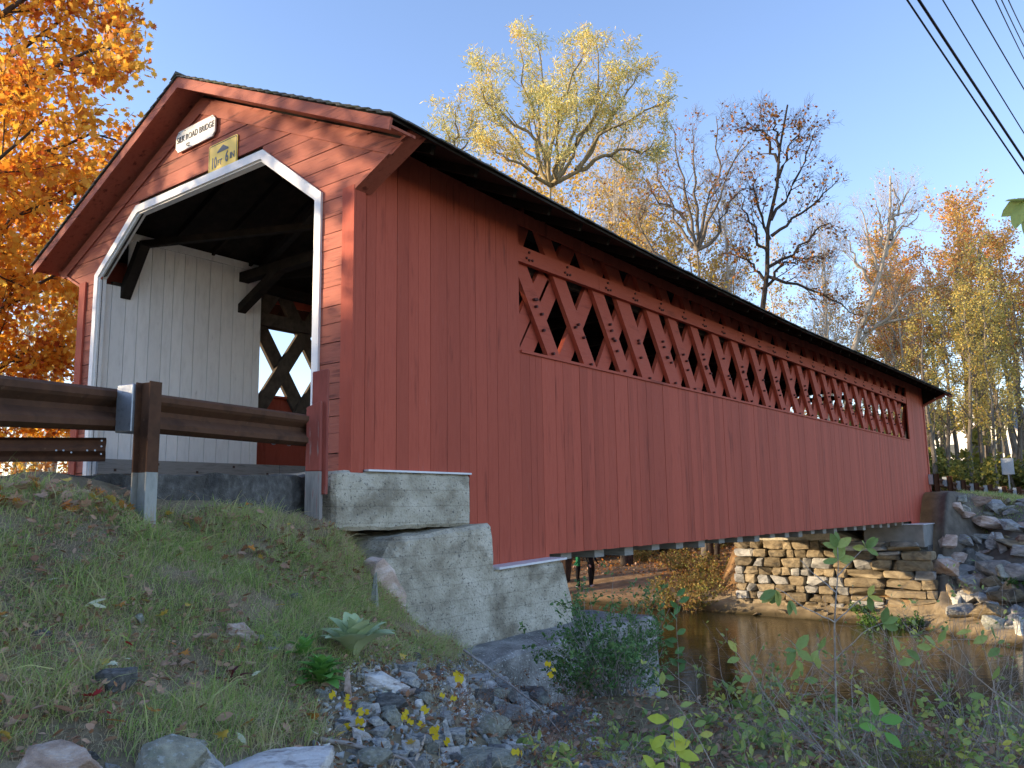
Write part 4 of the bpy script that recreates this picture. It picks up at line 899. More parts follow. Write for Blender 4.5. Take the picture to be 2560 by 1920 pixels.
for i in range(132):
    px = random.uniform(840, 1560); py = random.uniform(1625+max(0, (px-1150)*.15), 1925)
    if py < 1560+(px-850)*.35 or (px < 900 and py < 1760): continue
    wpx = random.uniform(30, 70); mt = random.choice(['rock_blue', 'rock_blue', 'rock_dark', 'rock_white', 'rock_lichen', 'rock_mid', 'rock_dark'])
    rock_px(px, py, wpx, wpx*random.uniform(.5, .9), mt, {'rock_blue': 'small blue grey rubble stone on the near bank', 'rock_dark': 'small dark rubble stone on the near bank', 'rock_white': 'small whitish rubble stone on the near bank',
        'rock_lichen': 'small greenish grey rubble stone on the near bank', 'rock_mid': 'small plain grey rubble stone on the near bank'}[mt], {'rock_blue': 'blue grey rubble stones', 'rock_dark': 'dark rubble stones', 'rock_white': 'whitish rubble stones', 'rock_lichen': 'greenish rubble stones', 'rock_mid': 'plain grey rubble stones'}[mt])
# gravel between the stones, one mesh of small chips
_hm = rockmesh('chip', 5, 9, (.5, .4, .3), .02, False); _hv = np.array([v_.co[:] for v_ in _hm.vertices]); _hf = {}
for p_ in _hm.polygons: _hf.setdefault(len(p_.vertices), []).append(tuple(p_.vertices))
def chips(n, xr, yr, poly, s0, s1, mt, label, seed):
    R = np.random.default_rng(seed); x = R.uniform(*xr, n); y = R.uniform(*yr, n); p = np.stack([x, y, H(x, y)], 1); d_ = p-CAM; t_ = d_@FW; px = CX+FPX*(d_@RT)/t_; py = CY-FPX*(d_@UP)/t_
    k = inpoly(px, py, poly); p = p[k]; N = len(p); yd = nrm(R.normal(size=(N, 3))); nm = nrm(R.normal(size=(N, 3)))
    v_, f = inst((_hv, [np.array(a) for a in _hf.values()]), p, yd, nm, s0+(s1-s0)*R.random(N)**2); o = link('gravel', npmesh('gravel', v_, f), mt); tag(o, label, 'gravel', kind='stuff')
def inpoly(px, py, poly):
    r = np.zeros(px.shape, bool); n = len(poly)
    for i in range(n):
        x0, y0 = poly[i]; x1, y1 = poly[(i+1) % n]; c = ((y0 > py) != (y1 > py)) & (px < (x1-x0)*(py-y0)/(y1-y0+1e-9)+x0); r ^= c
    return r
GVP = [(790,1740),(880,1650),(1020,1615),(1200,1640),(1450,1740),(1640,1930),(1300,2050),(700,2050),(640,1900),(820,1860)]
chips(14000, (1.2, 5.5), (-4.5, 2.5), GVP, .02, .095, 'rock_blue', 'small blue grey chips filling the gaps of the rubble on the near bank', 1)
chips(8000, (1.2, 5.5), (-4.5, 2.5), GVP, .02, .08, 'rock_lichen', 'small greenish grey chips filling the gaps of the rubble on the near bank', 3)
chips(5000, (1.2, 5.5), (-4.5, 2.5), GVP, .02, .07, 'rock_white', 'small whitish chips filling the gaps of the rubble on the near bank', 2)
# leaning slab against the abutment
q = [onX(px, py, .72) for px, py in [(962,1405),(985,1392),(1008,1425),(1024,1460),(1040,1490),(1038,1560),(1026,1600),(1010,1598),(985,1560),(968,1500),(957,1440)]]
mb = MB().prism([(p[1], p[2]) for p in q], 'x', .42, .60); o = mb.build('rock', 'rock_tan', bevel=.03, seg=2, sub=.07, noise=.02, nfreq=6)
tag(o, 'tall leaning slab of pale brown stone propped against the concrete abutment', 'rock', NB)
# riprap beside the far abutment
FR = 'boulders of the far bank'
random.seed(77)
for a in [(2395,1275,66,48,'rock_tan','long pale slab at the top of the far boulder slope below the guardrail'),(2500,1312,120,52,'rock_tan','long brown slab high on the far boulder slope'),(2450,1345,70,34,'rock_blue','flat blue boulder on the far slope'),
 (2395,1400,85,44,'rock_tan','pinkish slab leaning beside the end of the stone abutment'),(2400,1445,56,58,'rock_mid','triangular grey boulder right of the stone abutment'),(2395,1486,46,50,'rock_warm','brown boulder at the foot of the stone abutment'),
 (2452,1482,66,66,'rock_warm','rounded golden brown boulder near the far waterline'),(2530,1500,80,66,'rock_warm','orange tinted boulder close to the far waterline at the right edge'),(2440,1395,60,90,'rock_dark','dark tall boulder in the middle of the far slope'),
 (2500,1430,80,80,'rock_mid','big rounded grey boulder on the far slope')]:
    px, py, w_, h_, mt, lb = a; q, D = ground_at(px, py+h_*.3, 15); s_ = w_*D/FPX; rock(q+V(0, 0, h_*D/FPX*.25)+FW*s_*.25, (s_, s_*.9, h_*D/FPX*1.2), mt, lb, FR, None, YAWZ, .15)
n = 0
for i in range(900):
    x, y = .75+7.5*random.random()**1.4, random.uniform(19.2, 29); h = float(H(x, y))
    pxx = proj((x, y, h))
    if h < -3.75 or h > -.25-.08*x or (y > 28.5) or (abs(x-.8) < .3 and y < 22.6): continue
    s_ = random.uniform(.65, 1.2)*(1 if h < -1.2 else .8); mt = random.choice(['rock_mid', 'rock_lichen', 'rock_blue', 'rock_tan', 'rock_mid', 'rock_warm'])
    nm = {'rock_mid': 'grey', 'rock_lichen': 'greenish grey', 'rock_blue': 'bluish', 'rock_tan': 'pale tan', 'rock_warm': 'brown'}[mt]
    rock((x, y, h+s_*.08), (s_*random.uniform(.9, 1.3), s_*.9, s_*random.uniform(.55, .95)), mt, nm+' boulder of the rubble slope beside the far abutment', nm+' boulders of the far slope', None, None, .35); n += 1
    if n > 112: break
for i in range(16):
    x = random.uniform(-5.5, .8); y = random.uniform(22.2, 22.9); s_ = random.uniform(.15, .4); rock((x, y, float(H(x, y))+s_*.1), s_, 'rock_warm', 'small stone fallen on the sand below the far stone abutment', 'fallen stones on the sand', None, None, .2, flat=.6)
# ------------------------------------------------------------------ grass and litter of the near bank
def inpoly(px, py, poly):
    r = np.zeros(px.shape, bool); n = len(poly)
    for i in range(n):
        x0, y0 = poly[i]; x1, y1 = poly[(i+1) % n]; c = ((y0 > py) != (y1 > py)) & (px < (x1-x0)*(py-y0)/(y1-y0+1e-9)+x0); r ^= c
    return r
def projv(p):
    d = p-CAM; t = d@FW; return CX+FPX*(d@RT)/t, CY-FPX*(d@UP)/t, t
GP = [(-900,1190),(100,1222),(330,1262),(420,1290),(560,1272),(640,1285),(770,1300),(850,1330),(905,1370),(950,1420),(985,1490),(1025,1560),(1075,1590),(1170,1640),(1120,1668),(900,1660),(770,1745),(830,1850),(560,1905),(-900,1905)]
def blades(n, xr, yr, poly, h0, h1, wd, mt, name, label, green=True, seed=1, thr=None, dmax=99):
    R = np.random.default_rng(seed); x = R.uniform(*xr, n); y = R.uniform(*yr, n); z = H(x, y); p = np.stack([x, y, z], 1)
    if poly is not None:
        px, py, D = projv(p); k = inpoly(px+R.normal(size=n)*14, py+R.normal(size=n)*10, poly) & (D > .5); p = p[k]
    cl = np.sin(p[:, 0]*5.1+1.3)*np.sin(p[:, 1]*4.3+.4)+.6*np.sin(p[:, 0]*11+p[:, 1]*7)+.5*np.sin(p[:, 1]*17-p[:, 0]*9)
    if thr is not None: k = cl+R.normal(size=len(p))*.5 > thr; p = p[k]; cl = cl[k]
    N = len(p); hh = (h0+(h1-h0)*R.random(N)**1.5)*(1+.35*np.clip(cl, -1, 1.2)); a = R.uniform(0, 2*pi, N); ld = np.stack([np.cos(a), np.sin(a), 0*a], 1)+V(.35, .1, 0); ld = nrm(ld)
    sd = np.stack([-ld[:, 1], ld[:, 0], 0*a], 1); sd = nrm(sd+.5*R.normal(size=(N, 3))); lean = R.uniform(.3, 1.5, N)[:, None]; VS = []
    T_ = [0, .35, .7, 1.]; 
    for i, t in enumerate(T_):
        c = p+hh[:, None]*(V(0, 0, 1)*(t-.45*t*t*lean)+ld*(t*t*lean*.75+.12*t)); w_ = wd*(1-t**1.6)*(.7+.6*R.random(1)[0])
        if t < 1: VS += [c-sd*w_, c+sd*w_]
        else: VS += [c]
    vs = np.stack(VS, 1).reshape(-1, 3); o = (np.arange(N)*7)[:, None]
    f4 = np.concatenate([o+np.array([[0, 1, 3, 2]]), o+np.array([[2, 3, 5, 4]])]); f3 = o+np.array([[4, 5, 6]])
    ob = link(name, npmesh(name, vs, [f4, f3], True), mt); tag(ob, label, 'grass', kind='stuff'); return ob
blades(170000, (.1, 5.4), (-6.5, 1.7), GP, .04, .15, .0022, 'grass', 'grass', 'green grass covering the slope below the guardrail', seed=3, thr=-.8)
blades(95000, (.1, 5.4), (-6.5, 1.7), GP, .03, .12, .0018, 'grass_dry', 'dry_grass', 'dead straw mixed into the grass slope', seed=4)
blades(15000, (.3, 4.6), (-5.5, 1.6), GP, .10, .25, .0042, 'grass', 'tall_grass', 'longer green tufts standing out of the grass slope', seed=5, thr=.75)
RP = [(780,1760),(900,1660),(1180,1640),(1500,1760),(2700,1750),(2700,2100),(500,2100),(520,1880)]
blades(26000, (1.5, 7.5), (-5.5, 4), RP, .03, .15, .0016, 'grass_dry', 'dry_grass', 'dry stalks between the rubble and shrubs at the bottom', seed=6, thr=.1)
blades(20000, (1.5, 7.5), (-4.5, 4.5), [(1500,1800),(2700,1740),(2700,2100),(1500,2100)], .04, .14, .002, 'grass', 'grass', 'sparse green grass under the shrubs at the bottom right', seed=8, thr=.3)
blades(30000, (.8, 14), (26.5, 40), None, .05, .18, .008, 'grass', 'grass', 'sunlit grass verge along the road beyond the bridge', seed=9)
def weeds(n, poly, xr, yr, size, mt, name, label, thr, seed=2, up=.06):
    R = np.random.default_rng(seed); x = R.uniform(*xr, n); y = R.uniform(*yr, n); p = np.stack([x, y, H(x, y)], 1); px, py, D = projv(p)
    cl = np.sin(x*2.1+1)*np.sin(y*2.7+2)+.5*np.sin(x*6+y*4)
    k = inpoly(px, py, poly) & (cl > thr); p = p[k]+np.stack([0*x[k], 0*x[k], R.uniform(.005, up, k.sum())], 1); N = len(p)
    v_, f = inst(OVAL, p, nrm(R.normal(size=(N, 3))*V(1, 1, .4)), nrm(R.normal(size=(N, 3))*.5+V(0, 0, 1)), size*(.6+.8*R.random(N)))
    o = link(name, npmesh(name, v_, f), mt); tag(o, label, 'ground cover', kind='stuff')
weeds(26000, GP, (.1, 5.4), (-6.5, 1.7), .017, 'leaf_green', 'ground_weeds', 'tiny leafy weeds growing in the grass slope', .35)
weeds(20000, GP, (.1, 5.4), (-6.5, 1.7), .036, 'leaf_tan', 'leaf_crumbs', 'tan leaf crumbs caught in the grass', -.25, 14, .05)
weeds(8000, GP, (.1, 5.4), (-6.5, 1.7), .03, 'leaf_brown', 'leaf_crumbs', 'brown leaf crumbs caught in the grass', -.3, 12, .06)
weeds(22000, RP, (1.5, 7.5), (-5.5, 4), .036, 'leaf_brown', 'leaf_crumbs', 'brown leaf crumbs between the rubble stones', -.6, 13, .03)
# fallen leaves, each its own object
random.seed(9); LM = {}
def flat_leaf(kind, mt, k):
    if (kind, mt, k) in LM: return LM[(kind, mt, k)]
    tv, tf = {'maple': MAPLE, 'lance': LANCE, 'oval': OVAL}[kind]; v_ = tv.copy(); v_[:, 1] -= .5
    v_[:, 2] += (.35+.25*k)*v_[:, 0]**2*(1 if k % 2 else -1)+(.25*k)*v_[:, 1]**2
    if kind == 'lance': v_[:, 0] *= 1.5
    me = npmesh('fallen_leaf', v_, tf); me.materials.append(MT[mt]); LM[(kind, mt, k)] = me; return me
NL = [0]
def leaf_at(px, py, kind, mt, sz, label, group, lift=.035, q=None):
    if q is None: q, D = ground_at(px, py)
    o = bpy.data.objects.new('fallen_leaf', flat_leaf(kind, mt, random.randrange(3))); COL.objects.link(o); o.location = (q[0], q[1], q[2]+lift)
    o.rotation_euler = (random.uniform(-.5, .5), random.uniform(-.1, .9), random.uniform(0, 6.28)); o.scale = (sz,)*3; tag(o, label, 'leaf', group); NL[0] += 1
FL = {'t': ('maple', 'leaf_tan', .085, 'dry tan maple leaf lying on the near bank', 'tan maple leaves'), 'b': ('oval', 'leaf_brown', .075, 'curled brown leaf lying on the near bank', 'brown curled leaves'),
      'o': ('maple', 'leaf_fo', .075, 'orange maple leaf lying on the near bank', 'orange maple leaves'), 'y': ('maple', 'leaf_fy', .07, 'yellow maple leaf lying on the near bank', 'yellow maple leaves'),
      'c': ('lance', 'leaf_cream', .10, 'narrow cream willow leaf lying on the near bank', 'cream willow leaves'), 'n': ('oval', 'leaf_tan', .07, 'rounded tan leaf lying on the near bank', 'rounded tan leaves')}
for px, py, k in [(58,1235,'t'),(80,1225,'o'),(124,1245,'o'),(45,1250,'t'),(170,1265,'t'),(100,1270,'t'),(230,1272,'y'),(135,1228,'n'),(165,1228,'y'),(275,1275,'y'),(20,1245,'t'),(480,1252,'t'),(600,1290,'y'),(620,1280,'o'),(560,1300,'c'),
  (470,1335,'y'),(345,1358,'t'),(98,1298,'c'),(280,1322,'t'),(245,1310,'n'),(497,1362,'n'),(650,1300,'n'),(585,1330,'t'),(280,1415,'c'),(85,1430,'b'),(215,1440,'n'),(470,1458,'t'),(310,1475,'n'),(130,1482,'c'),(705,1345,'n'),(760,1342,'t'),
  (628,1392,'o'),(245,1550,'c'),(360,1532,'y'),(290,1545,'o'),(372,1560,'n'),(400,1572,'y'),(235,1540,'c'),(700,1540,'y'),(185,1695,'t'),(22,1682,'t'),(430,1700,'n'),(640,1718,'c'),(460,1665,'o'),(475,1690,'t'),(595,1655,'o'),
  (155,1820,'b'),(290,1845,'o'),(300,1825,'n'),(15,1790,'t'),(30,1850,'t'),(50,1840,'b'),(360,1800,'n'),(500,1810,'b'),(560,1835,'n'),(615,1848,'o'),(550,1878,'y'),(100,1460,'b'),(420,1310,'y'),(590,1255,'t'),(930,1355,'o'),(890,1340,'y'),
  (930,1535,'y'),(150,1500,'b'),(540,1480,'t'),(330,1640,'n'),(560,1560,'b'),(520,1620,'n'),(90,1660,'b'),(350,1780,'b'),(220,1865,'n'),(5,1880,'y')]:
    kd, mt, sz, lb, gp = FL[k]; leaf_at(px, py, kd, mt, sz*random.uniform(.85, 1.2), lb, gp, .07)
for i in range(190):
    px, py = random.uniform(-60, 1250), random.uniform(1235, 1910)
    if not (inpoly(np.array([px]), np.array([py]), GP)[0] or inpoly(np.array([px]), np.array([py]), RP)[0]): continue
    if py < 1500 and random.random() < .4: py = random.uniform(1235, 1330); px = random.uniform(0, 800)
    if not (inpoly(np.array([px]), np.array([py]), GP)[0] or inpoly(np.array([px]), np.array([py]), RP)[0]): continue
    kd, mt, sz, lb, gp = FL[random.choice('ttbbnnnocy')]; leaf_at(px, py, kd, mt, sz*random.uniform(.55, 1.), lb, gp, .055)
leaf_at(320, 1662, 'oval', 'leaf_red', .062, 'bright crimson oval leaf lying on the flat dark rock', None, .10)
leaf_at(235, 1775, 'maple', 'leaf_red', .085, 'red maple leaf in the grass above the grey lichen boulder', None, .06)
leaf_at(270, 1815, 'oval', 'leaf_red', .045, 'small pink red leaf just above the grey lichen boulder', None, .05)
leaf_at(273, 1718, 'maple', 'leaf_cream', .055, 'pale cream leaf on the flat dark rock', None, .10)
leaf_at(315, 1690, 'oval', 'leaf_cream', .062, 'pale cream oval leaf below the crimson leaf', None, .08)
# ------------------------------------------------------------------ small plants of the near bank
def bigleaf(rows=6, wid=.34, arch=.35):
    vs = []; fs = []
    for i in range(rows+1):
        t = i/rows; w_ = wid*(math.sin(pi*min(t*.93+.05, 1))**.75)*.5; z = arch*t*(1-t)*1.3-arch*.25*t*t
        vs += [(-w_, t, z+w_*.35), (0, t, z), (w_, t, z+w_*.35)]
    for i in range(rows): fs += [(3*i, 3*i+1, 3*i+4, 3*i+3), (3*i+1, 3*i+2, 3*i+5, 3*i+4)]
    return (np.array(vs, float), [np.array(fs)])
def rosette(name, px, py, n, ln, wid, mt, label, cat, up0=.15, up1=1.6, d=None):
    q, D = ground_at(px, py); q = q+V(0, 0, .01); a = np.arange(n)*2.4; t = np.arange(n)/n; e_ = up0+(up1-up0)*t
    yd = np.stack([np.cos(a)*np.cos(e_), np.sin(a)*np.cos(e_), np.sin(e_)], 1); yd = nrm(yd+.12*RNG.normal(size=(n, 3)))
    nm = nrm(V(0, 0, 1)-yd*yd[:, 2:3]+1e-3); pos = np.repeat(q[None], n, 0)+yd*ln*.06+np.stack([0*a, 0*a, t*.06], 1)
    v_, f = inst(bigleaf(8, wid, .3), pos, yd, nm, ln*(1.05-.5*t)*(.85+.3*RNG.random(n)))
    o = link(name, npmesh(name, v_-q, f, True), mt); o.location = tuple(map(float, q)); tag(o, label, cat); return o
rosette('mullein', 885, 1650, 30, .27, .52, 'mullein', 'woolly pale grey green rosette plant on the near bank', 'plant', .45, 1.5)
rosette('leafy_rosette', 800, 1712, 34, .16, .52, 'rosette', 'bright green broad leaved rosette touching the woolly plant', 'plant', .05, 1.2)
rosette('leafy_rosette', 760, 1655, 12, .16, .46, 'rosette', 'green rosette at the upper left of the woolly plant', 'plant', .05, 1.1)
rosette('maroon_weed', 578, 1720, 7, .11, .30, 'leaf_maroon', 'dark maroon leaved weed alone in the grass', 'plant', .1, .8)
def stems(root, n, h, spread, lean, k=7, wob=.16, up=.35, r=.004, seed=0, droop=0):
    R = np.random.default_rng(seed); a = R.uniform(0, 2*pi, n); rr = spread*np.sqrt(R.random(n))*.35
    p = np.array(root, float)[None]+np.stack([np.cos(a)*rr, np.sin(a)*rr, 0*a-.03], 1); d = nrm(np.stack([np.cos(a), np.sin(a), 0*a], 1)*spread/h+V(*lean)+V(0, 0, 1)+.15*R.normal(size=(n, 3)))
    Ls = h*(.55+.6*R.random((n, 1))); out = [p]
    for i in range(k-1):
        d = nrm(d+wob*R.normal(size=(n, 3))+V(0, 0, up-droop*i)/k); out.append(out[-1]+d*Ls/(k-1))
    Pn = np.stack(out, 1); return Pn, np.maximum(r*np.linspace(1, .3, k)[None]*(.7+.6*R.random((n, 1))), .0009)
def shrub(name, root, n, h, spread, tpl, size, nleaf, wood, leafm, label, cat='shrub', lean=(0, 0, 0), sub=3, seed=0, group=None, r=.004, droop=0, wob=.16, lt=.15, subl=.35, sub2=0, ang=.8):
    P0, Q0 = stems(root, n, h, spread, lean, seed=seed, r=r, droop=droop, wob=wob); lst = [(P0, Q0)]; L1 = (P0, Q0)
    if sub: L1 = grow(P0, Q0, sub, h*subl, ang, 5, .1-droop*.5, .2, .2, 1., .6, .3, .0008); lst.append(L1)
    if sub2: L1 = grow(L1[0], L1[1], sub2, h*subl*.5, .8, 4, .1, .2, .2, 1., .6, .3, .0007); lst.append(L1)
    lv = leafpts(L1[0], nleaf, tpl, size, size*.25, lt, .1, 1.) if nleaf else None
    e = empty(name, root, label, cat, group); off = np.array(root, float)
    v_, f = tubes(lst, 4); link('stems', npmesh('stems', v_-off, f, True), wood, e)
    if lv: link('foliage', npmesh('foliage', lv[0]-off, lv[1]), leafm, e)
    return e
def at(px, py, D, h=None):
    q = P(px, py, D); q[2] = float(H(q[0], q[1])) if h is None else h; return q
g1 = lambda px, D: at(px, 1800, D)
# green bush in front of the footing
shrub('green_bush', g1(1545, 6.6), 60, .86, .46, OVAL, .030, 17, 'twig', 'leaf_fern', 'dense dark green bush in front of the concrete footing at the water', sub=5, seed=1, lean=(0, 0, 0), subl=.3)
shrub('green_bush', g1(1480, 7.0), 34, .6, .36, OVAL, .028, 15, 'twig', 'leaf_green', 'lower green bush hugging the left side of the dense bush', sub=5, seed=2, subl=.3)
for i, (px, D, h_, lb) in enumerate([(1600, 5.2, .38, 'pale green bushy shrub right of the lime leaves'), (1760, 5.0, .40, 'pale green shrub at the bottom centre right'), (1900, 5.4, .46, 'pale green shrub left of the thin grey sapling'),
        (2040, 5.0, .38, 'pale green shrub at the foot of the thin grey sapling'), (2180, 5.6, .48, 'pale green shrub right of the thin grey sapling'), (1820, 6.0, .46, 'loose pale green shrub behind the others near the water')]):
    shrub('leafy_shrub', g1(px, D), 11, h_*.85, .6, OVAL, .058, 3.0, 'twig', 'leaf_sage', lb, sub=4, seed=20+i, group='pale green shrubs on the near bank', r=.003)
# bare arching canes
for i, (px, D, h_, ln, lb) in enumerate([(2330, 5.6, 1.25, (-.35, .1, 0), 'tangle of bare grey canes leaning left at the right edge'), (2500, 5.2, 1.2, (-.45, .1, 0), 'tangle of bare grey canes nearest the right edge'), (2440, 6.6, 1.3, (-.3, 0, 0), 'taller grey canes behind the right hand tangle'),
        (2120, 5.8, .85, (-.3, .1, 0), 'bare twiggy shrub just right of the thin sapling'), (1880, 5.8, .75, (-.1, .2, 0), 'bare forked twiggy shrub left of the thin sapling'), (2240, 4.7, .8, (-.5, .2, 0), 'low bare twigs at the bottom right')]):
    shrub('cane_thicket', g1(px, D), 9, h_, .9, OVAL, .036, 1.3, 'twig', 'leaf_sage', lb, sub=5, seed=40+i, lean=ln, group='bare cane thickets', droop=.12, wob=.12, r=.0042, sub2=2, subl=.4)
for i, (px, D, h_, lb) in enumerate([(1400, 6.4, .42, 'dry brown brush between the rubble and the green bush'), (1330, 5.6, .34, 'dry reddish brush on the right part of the rubble'), (1450, 5.0, .40, 'dry reddish brush at the bottom centre'), (1180, 4.6, .30, 'dry reddish twigs over the lower rubble'), (1330, 4.5, .32, 'dry reddish twigs at the bottom edge of the rubble')]):
    shrub('dry_brush', g1(px, D), 30, h_, .62, OVAL, .02, .8, 'twig_red', 'leaf_brown', lb, sub=3, seed=60+i, group='dry brush on the rubble', wob=.3, r=.0018, sub2=2)
shrub('low_undergrowth', g1(2420, 5.0), 40, .26, .9, OVAL, .018, 6, 'twig_red', 'leaf_olive', 'low grey green undergrowth at the bottom right corner', sub=4, seed=80, r=.0015)
shrub('low_undergrowth', g1(2250, 4.7), 40, .22, .9, OVAL, .018, 6, 'twig_red', 'leaf_olive', 'low grey green undergrowth left of the bottom right corner', sub=4, seed=81, r=.0015)
# hand placed stems (pixel, depth) for the plants one can single out
def sprig(name, lines, leaves, wood, leafm, label, tpl=OVAL, cat='plant', r=.004, group=None, up=.6, root=None):
    """lines: polylines [(px,py,D),...]; leaves: (px,py,D,size in px, angle)"""
    base = P(*lines[0][0]) if root is None else root; e = empty(name, base, label, cat, group); lst = []
    for i, l in enumerate(lines):
        q = resample([P(*a) for a in l], 10); q[1:-1] += RNG.normal(size=(8, 3))*.002; lst.append((q[None], (r*(1 if i == 0 else .6)*np.linspace(1, .35, 10))[None]))
    v_, f = tubes(lst, 6); link('stem', npmesh('stem', v_-base, f, True), wood, e)
    if leaves:
        pos = np.array([P(a[0], a[1], a[2]) for a in leaves]); an = np.array([a[4] for a in leaves])*pi/180; sz = np.array([a[3]*a[2]/FPX for a in leaves])
        yd = RT[None]*np.cos(an)[:, None]+UP[None]*np.sin(an)[:, None]+.25*RNG.normal(size=(len(an), 3)); nm = nrm(-FW[None]*.8+V(0, 0, up)+.3*RNG.normal(size=(len(an), 3)))
        v_, f = inst(tpl, pos, yd, nm, sz); link('leaves', npmesh('leaves', v_-base, f, False), leafm, e)
    return e
rs = random.Random(4)
E_ = 5.0
fan = lambda x, y, D, s, angs: [(x, y, D, s*rs.uniform(.8, 1.15), a) for a in angs]
sprig('sapling', [[(2092,1850,E_),(2088,1700,E_),(2087,1556,E_),(2090,1481,E_),(2096,1420,E_),(2094,1368,E_)],[(2087,1556,E_),(2003,1515,4.9),(1963,1481,4.9),(1938,1470,4.9)],[(2087,1556,E_),(2136,1510,5.1),(2165,1492,5.1),(2190,1480,5.1)],
  [(2088,1650,E_),(2165,1573,4.9),(2206,1558,4.9)],[(2090,1481,E_),(2030,1430,5.1),(2000,1400,5.1)],[(2088,1700,E_),(2010,1640,4.9),(1975,1600,4.9)],[(2093,1440,E_),(2130,1400,5),(2165,1365,5)]],
  fan(2096,1400,E_,46,(20,60,100,150,200,-20))+fan(2092,1370,E_,40,(40,80,120,170))+fan(2165,1370,5,40,(20,60,110,170,-30))+fan(1940,1475,4.9,44,(230,260,290,200))+fan(1975,1500,4.9,44,(240,280))+fan(2206,1558,4.9,42,(20,60,-30))+fan(1990,1625,4.9,46,(60,190,240,-20))+fan(2045,1625,4.9,40,(30,250))+fan(2170,1490,5.1,38,(0,60,-60)),
  'twig', 'leaf_sage', 'thin grey sapling standing alone against the water with leaves at its top', cat='sapling', r=.0075)
sprig('lime_leaf_plant', [[(1700,2000,2.9),(1690,1880,2.9),(1680,1800,2.9)],[(1690,1900,2.9),(1730,1830,2.9)],[(1690,1920,2.9),(1650,1850,2.9)]],
  [(1668,1800,2.9,50,150),(1672,1810,2.9,52,-10),(1665,1838,2.9,50,185),(1675,1838,2.9,52,-10),(1655,1885,2.9,46,140),(1670,1870,2.9,60,10),(1690,1880,2.9,60,-15),(1660,1905,2.9,50,230),(1700,1905,2.9,46,-60),(1640,1925,2.9,50,120)],
  'twig', 'leaf_lime', 'cluster of large bright lime leaves nearest the camera at the bottom centre', r=.003)
sprig('tall_weed', [[(1790,1930,4),(1740,1830,4),(1690,1760,4),(1655,1710,4)]], [(x, y, 4, 34, a) for x, y, a in [(1655,1712,80),(1672,1735,200),(1700,1765,20),(1715,1790,190),(1735,1815,30),(1750,1838,-10),(1760,1860,200),(1775,1890,40)]], 'twig', 'leaf_sage', 'leafy green stem leaning left behind the lime leaves', r=.003)
sprig('tall_weed', [[(1700,1790,6.2),(1695,1640,6.2),(1690,1540,6.2),(1700,1490,6.2)]], [(1692+random.uniform(-8, 8), y, 6.2, 30, random.choice([10, 40, 170, 140])) for y in range(1490, 1700, 16)], 'twig', 'leaf_fern', 'slender upright green stem rising in front of the water', r=.003)
sprig('tall_weed', [[(1985,1880,4.6),(1930,1760,4.6),(1850,1640,4.6),(1790,1570,4.6)]], [(x, y, 4.6, 36, rs.uniform(0, 360)) for x, y in [(1990,1650),(1850,1645),(1985,1700),(1945,1770),(1880,1690),(1820,1600),(2040,1640),(2045,1700),(1960,1735),(1905,1735)]], 'twig', 'leaf_sage', 'long arching cane crossing left of the thin sapling', r=.0035)
sprig('tall_weed', [[(2560,1790,4.6),(2440,1690,4.6),(2330,1610,4.6),(2260,1560,4.6)],[(2440,1690,4.6),(2390,1600,4.6),(2370,1570,4.6)],[(2520,1770,4.6),(2470,1640,4.6),(2500,1600,4.6)]],
  [(x, y, 4.6, 40, rs.uniform(0, 360)) for x, y in [(2340,1612),(2345,1608),(2250,1630),(2255,1640),(2245,1660),(2390,1585),(2470,1590),(2490,1600),(2500,1620),(2330,1620),(2300,1650),(2420,1740),(2480,1700)]], 'twig', 'leaf_sage', 'long grey cane with pairs of leaves entering from the right edge', r=.004)
sprig('broad_leaf_vine', [[(2200,1960,4.2),(2190,1860,4.2),(2200,1790,4.2)]], [(2195,1790,4.2,64,100),(2200,1800,4.2,60,20),(2210,1830,4.2,52,-40),(2190,1820,4.2,44,170)], 'twig', 'rosette', 'broad round green leaf standing up at the bottom right', r=.003)
gp_ = [(690,1850),(700,1862),(705,1875),(712,1882),(688,1838),(868,1748),(838,1730),(872,1760),(880,1768),(918,1772),(888,1800),(890,1824),(894,1838),(863,1808),(912,1855),(897,1770),(874,1833),(1008,1790),(1018,1800),(1002,1795),(1046,1815),(1070,1782),(1085,1826),(1095,1832),(1080,1845),(1090,1850),(1112,1862),(1112,1742),(1126,1744),(1146,1680),(1158,1690),(1160,1700),(1378,1662),(1390,1675),(1372,1680),(1300,1880),(1305,1890)]
sprig('yellow_vine', [[(720,1895,4),(860,1810,4.1),(880,1760,4.2)],[(880,1830,4.1),(1010,1800,4.2),(1090,1840,4.1),(1115,1870,4)],[(1090,1840,4.1),(1120,1750,4.4),(1155,1690,4.8)]], [(x, y, (4.05 if y > 1720 else 4.6), rs.uniform(15, 25), rs.uniform(0, 360)) for x, y in gp_], 'twig_red', 'leaf_gold', 'thin creeping vine with bright yellow leaves over the rubble', tpl=STAR, cat='vine', r=.0016)
sprig('fallen_stick', [[(800,1847,3.9),(860,1858,3.9),(940,1878,3.85),(1020,1900,3.8),(1040,1925,3.7)],[(1040,1900,3.8),(1060,1850,3.8),(1068,1830,3.8)]], [], 'twig', None, 'long pale fallen stick lying over the lower rubble', cat='stick', r=.013)
sprig('fallen_stick', [[(1160,1625,6),(1260,1700,5.6),(1340,1760,5.2),(1400,1830,4.8)]], [], 'twig', None, 'thin grey stick leaning down the bank in front of the footing', cat='stick', r=.009)
sprig('hanging_leaves', [[(2680,440,3.2),(2600,480,3.2),(2545,500,3.2)]], [(2565,495,3.2,70,215),(2560,500,3.2,80,240),(2570,520,3.2,76,265),(2575,500,3.2,60,180),(2590,560,3.2,60,225)], 'twig', ['leaf_sage'], 'yellow green leaves hanging into view at the right edge against the sky', cat='branch', r=.005)
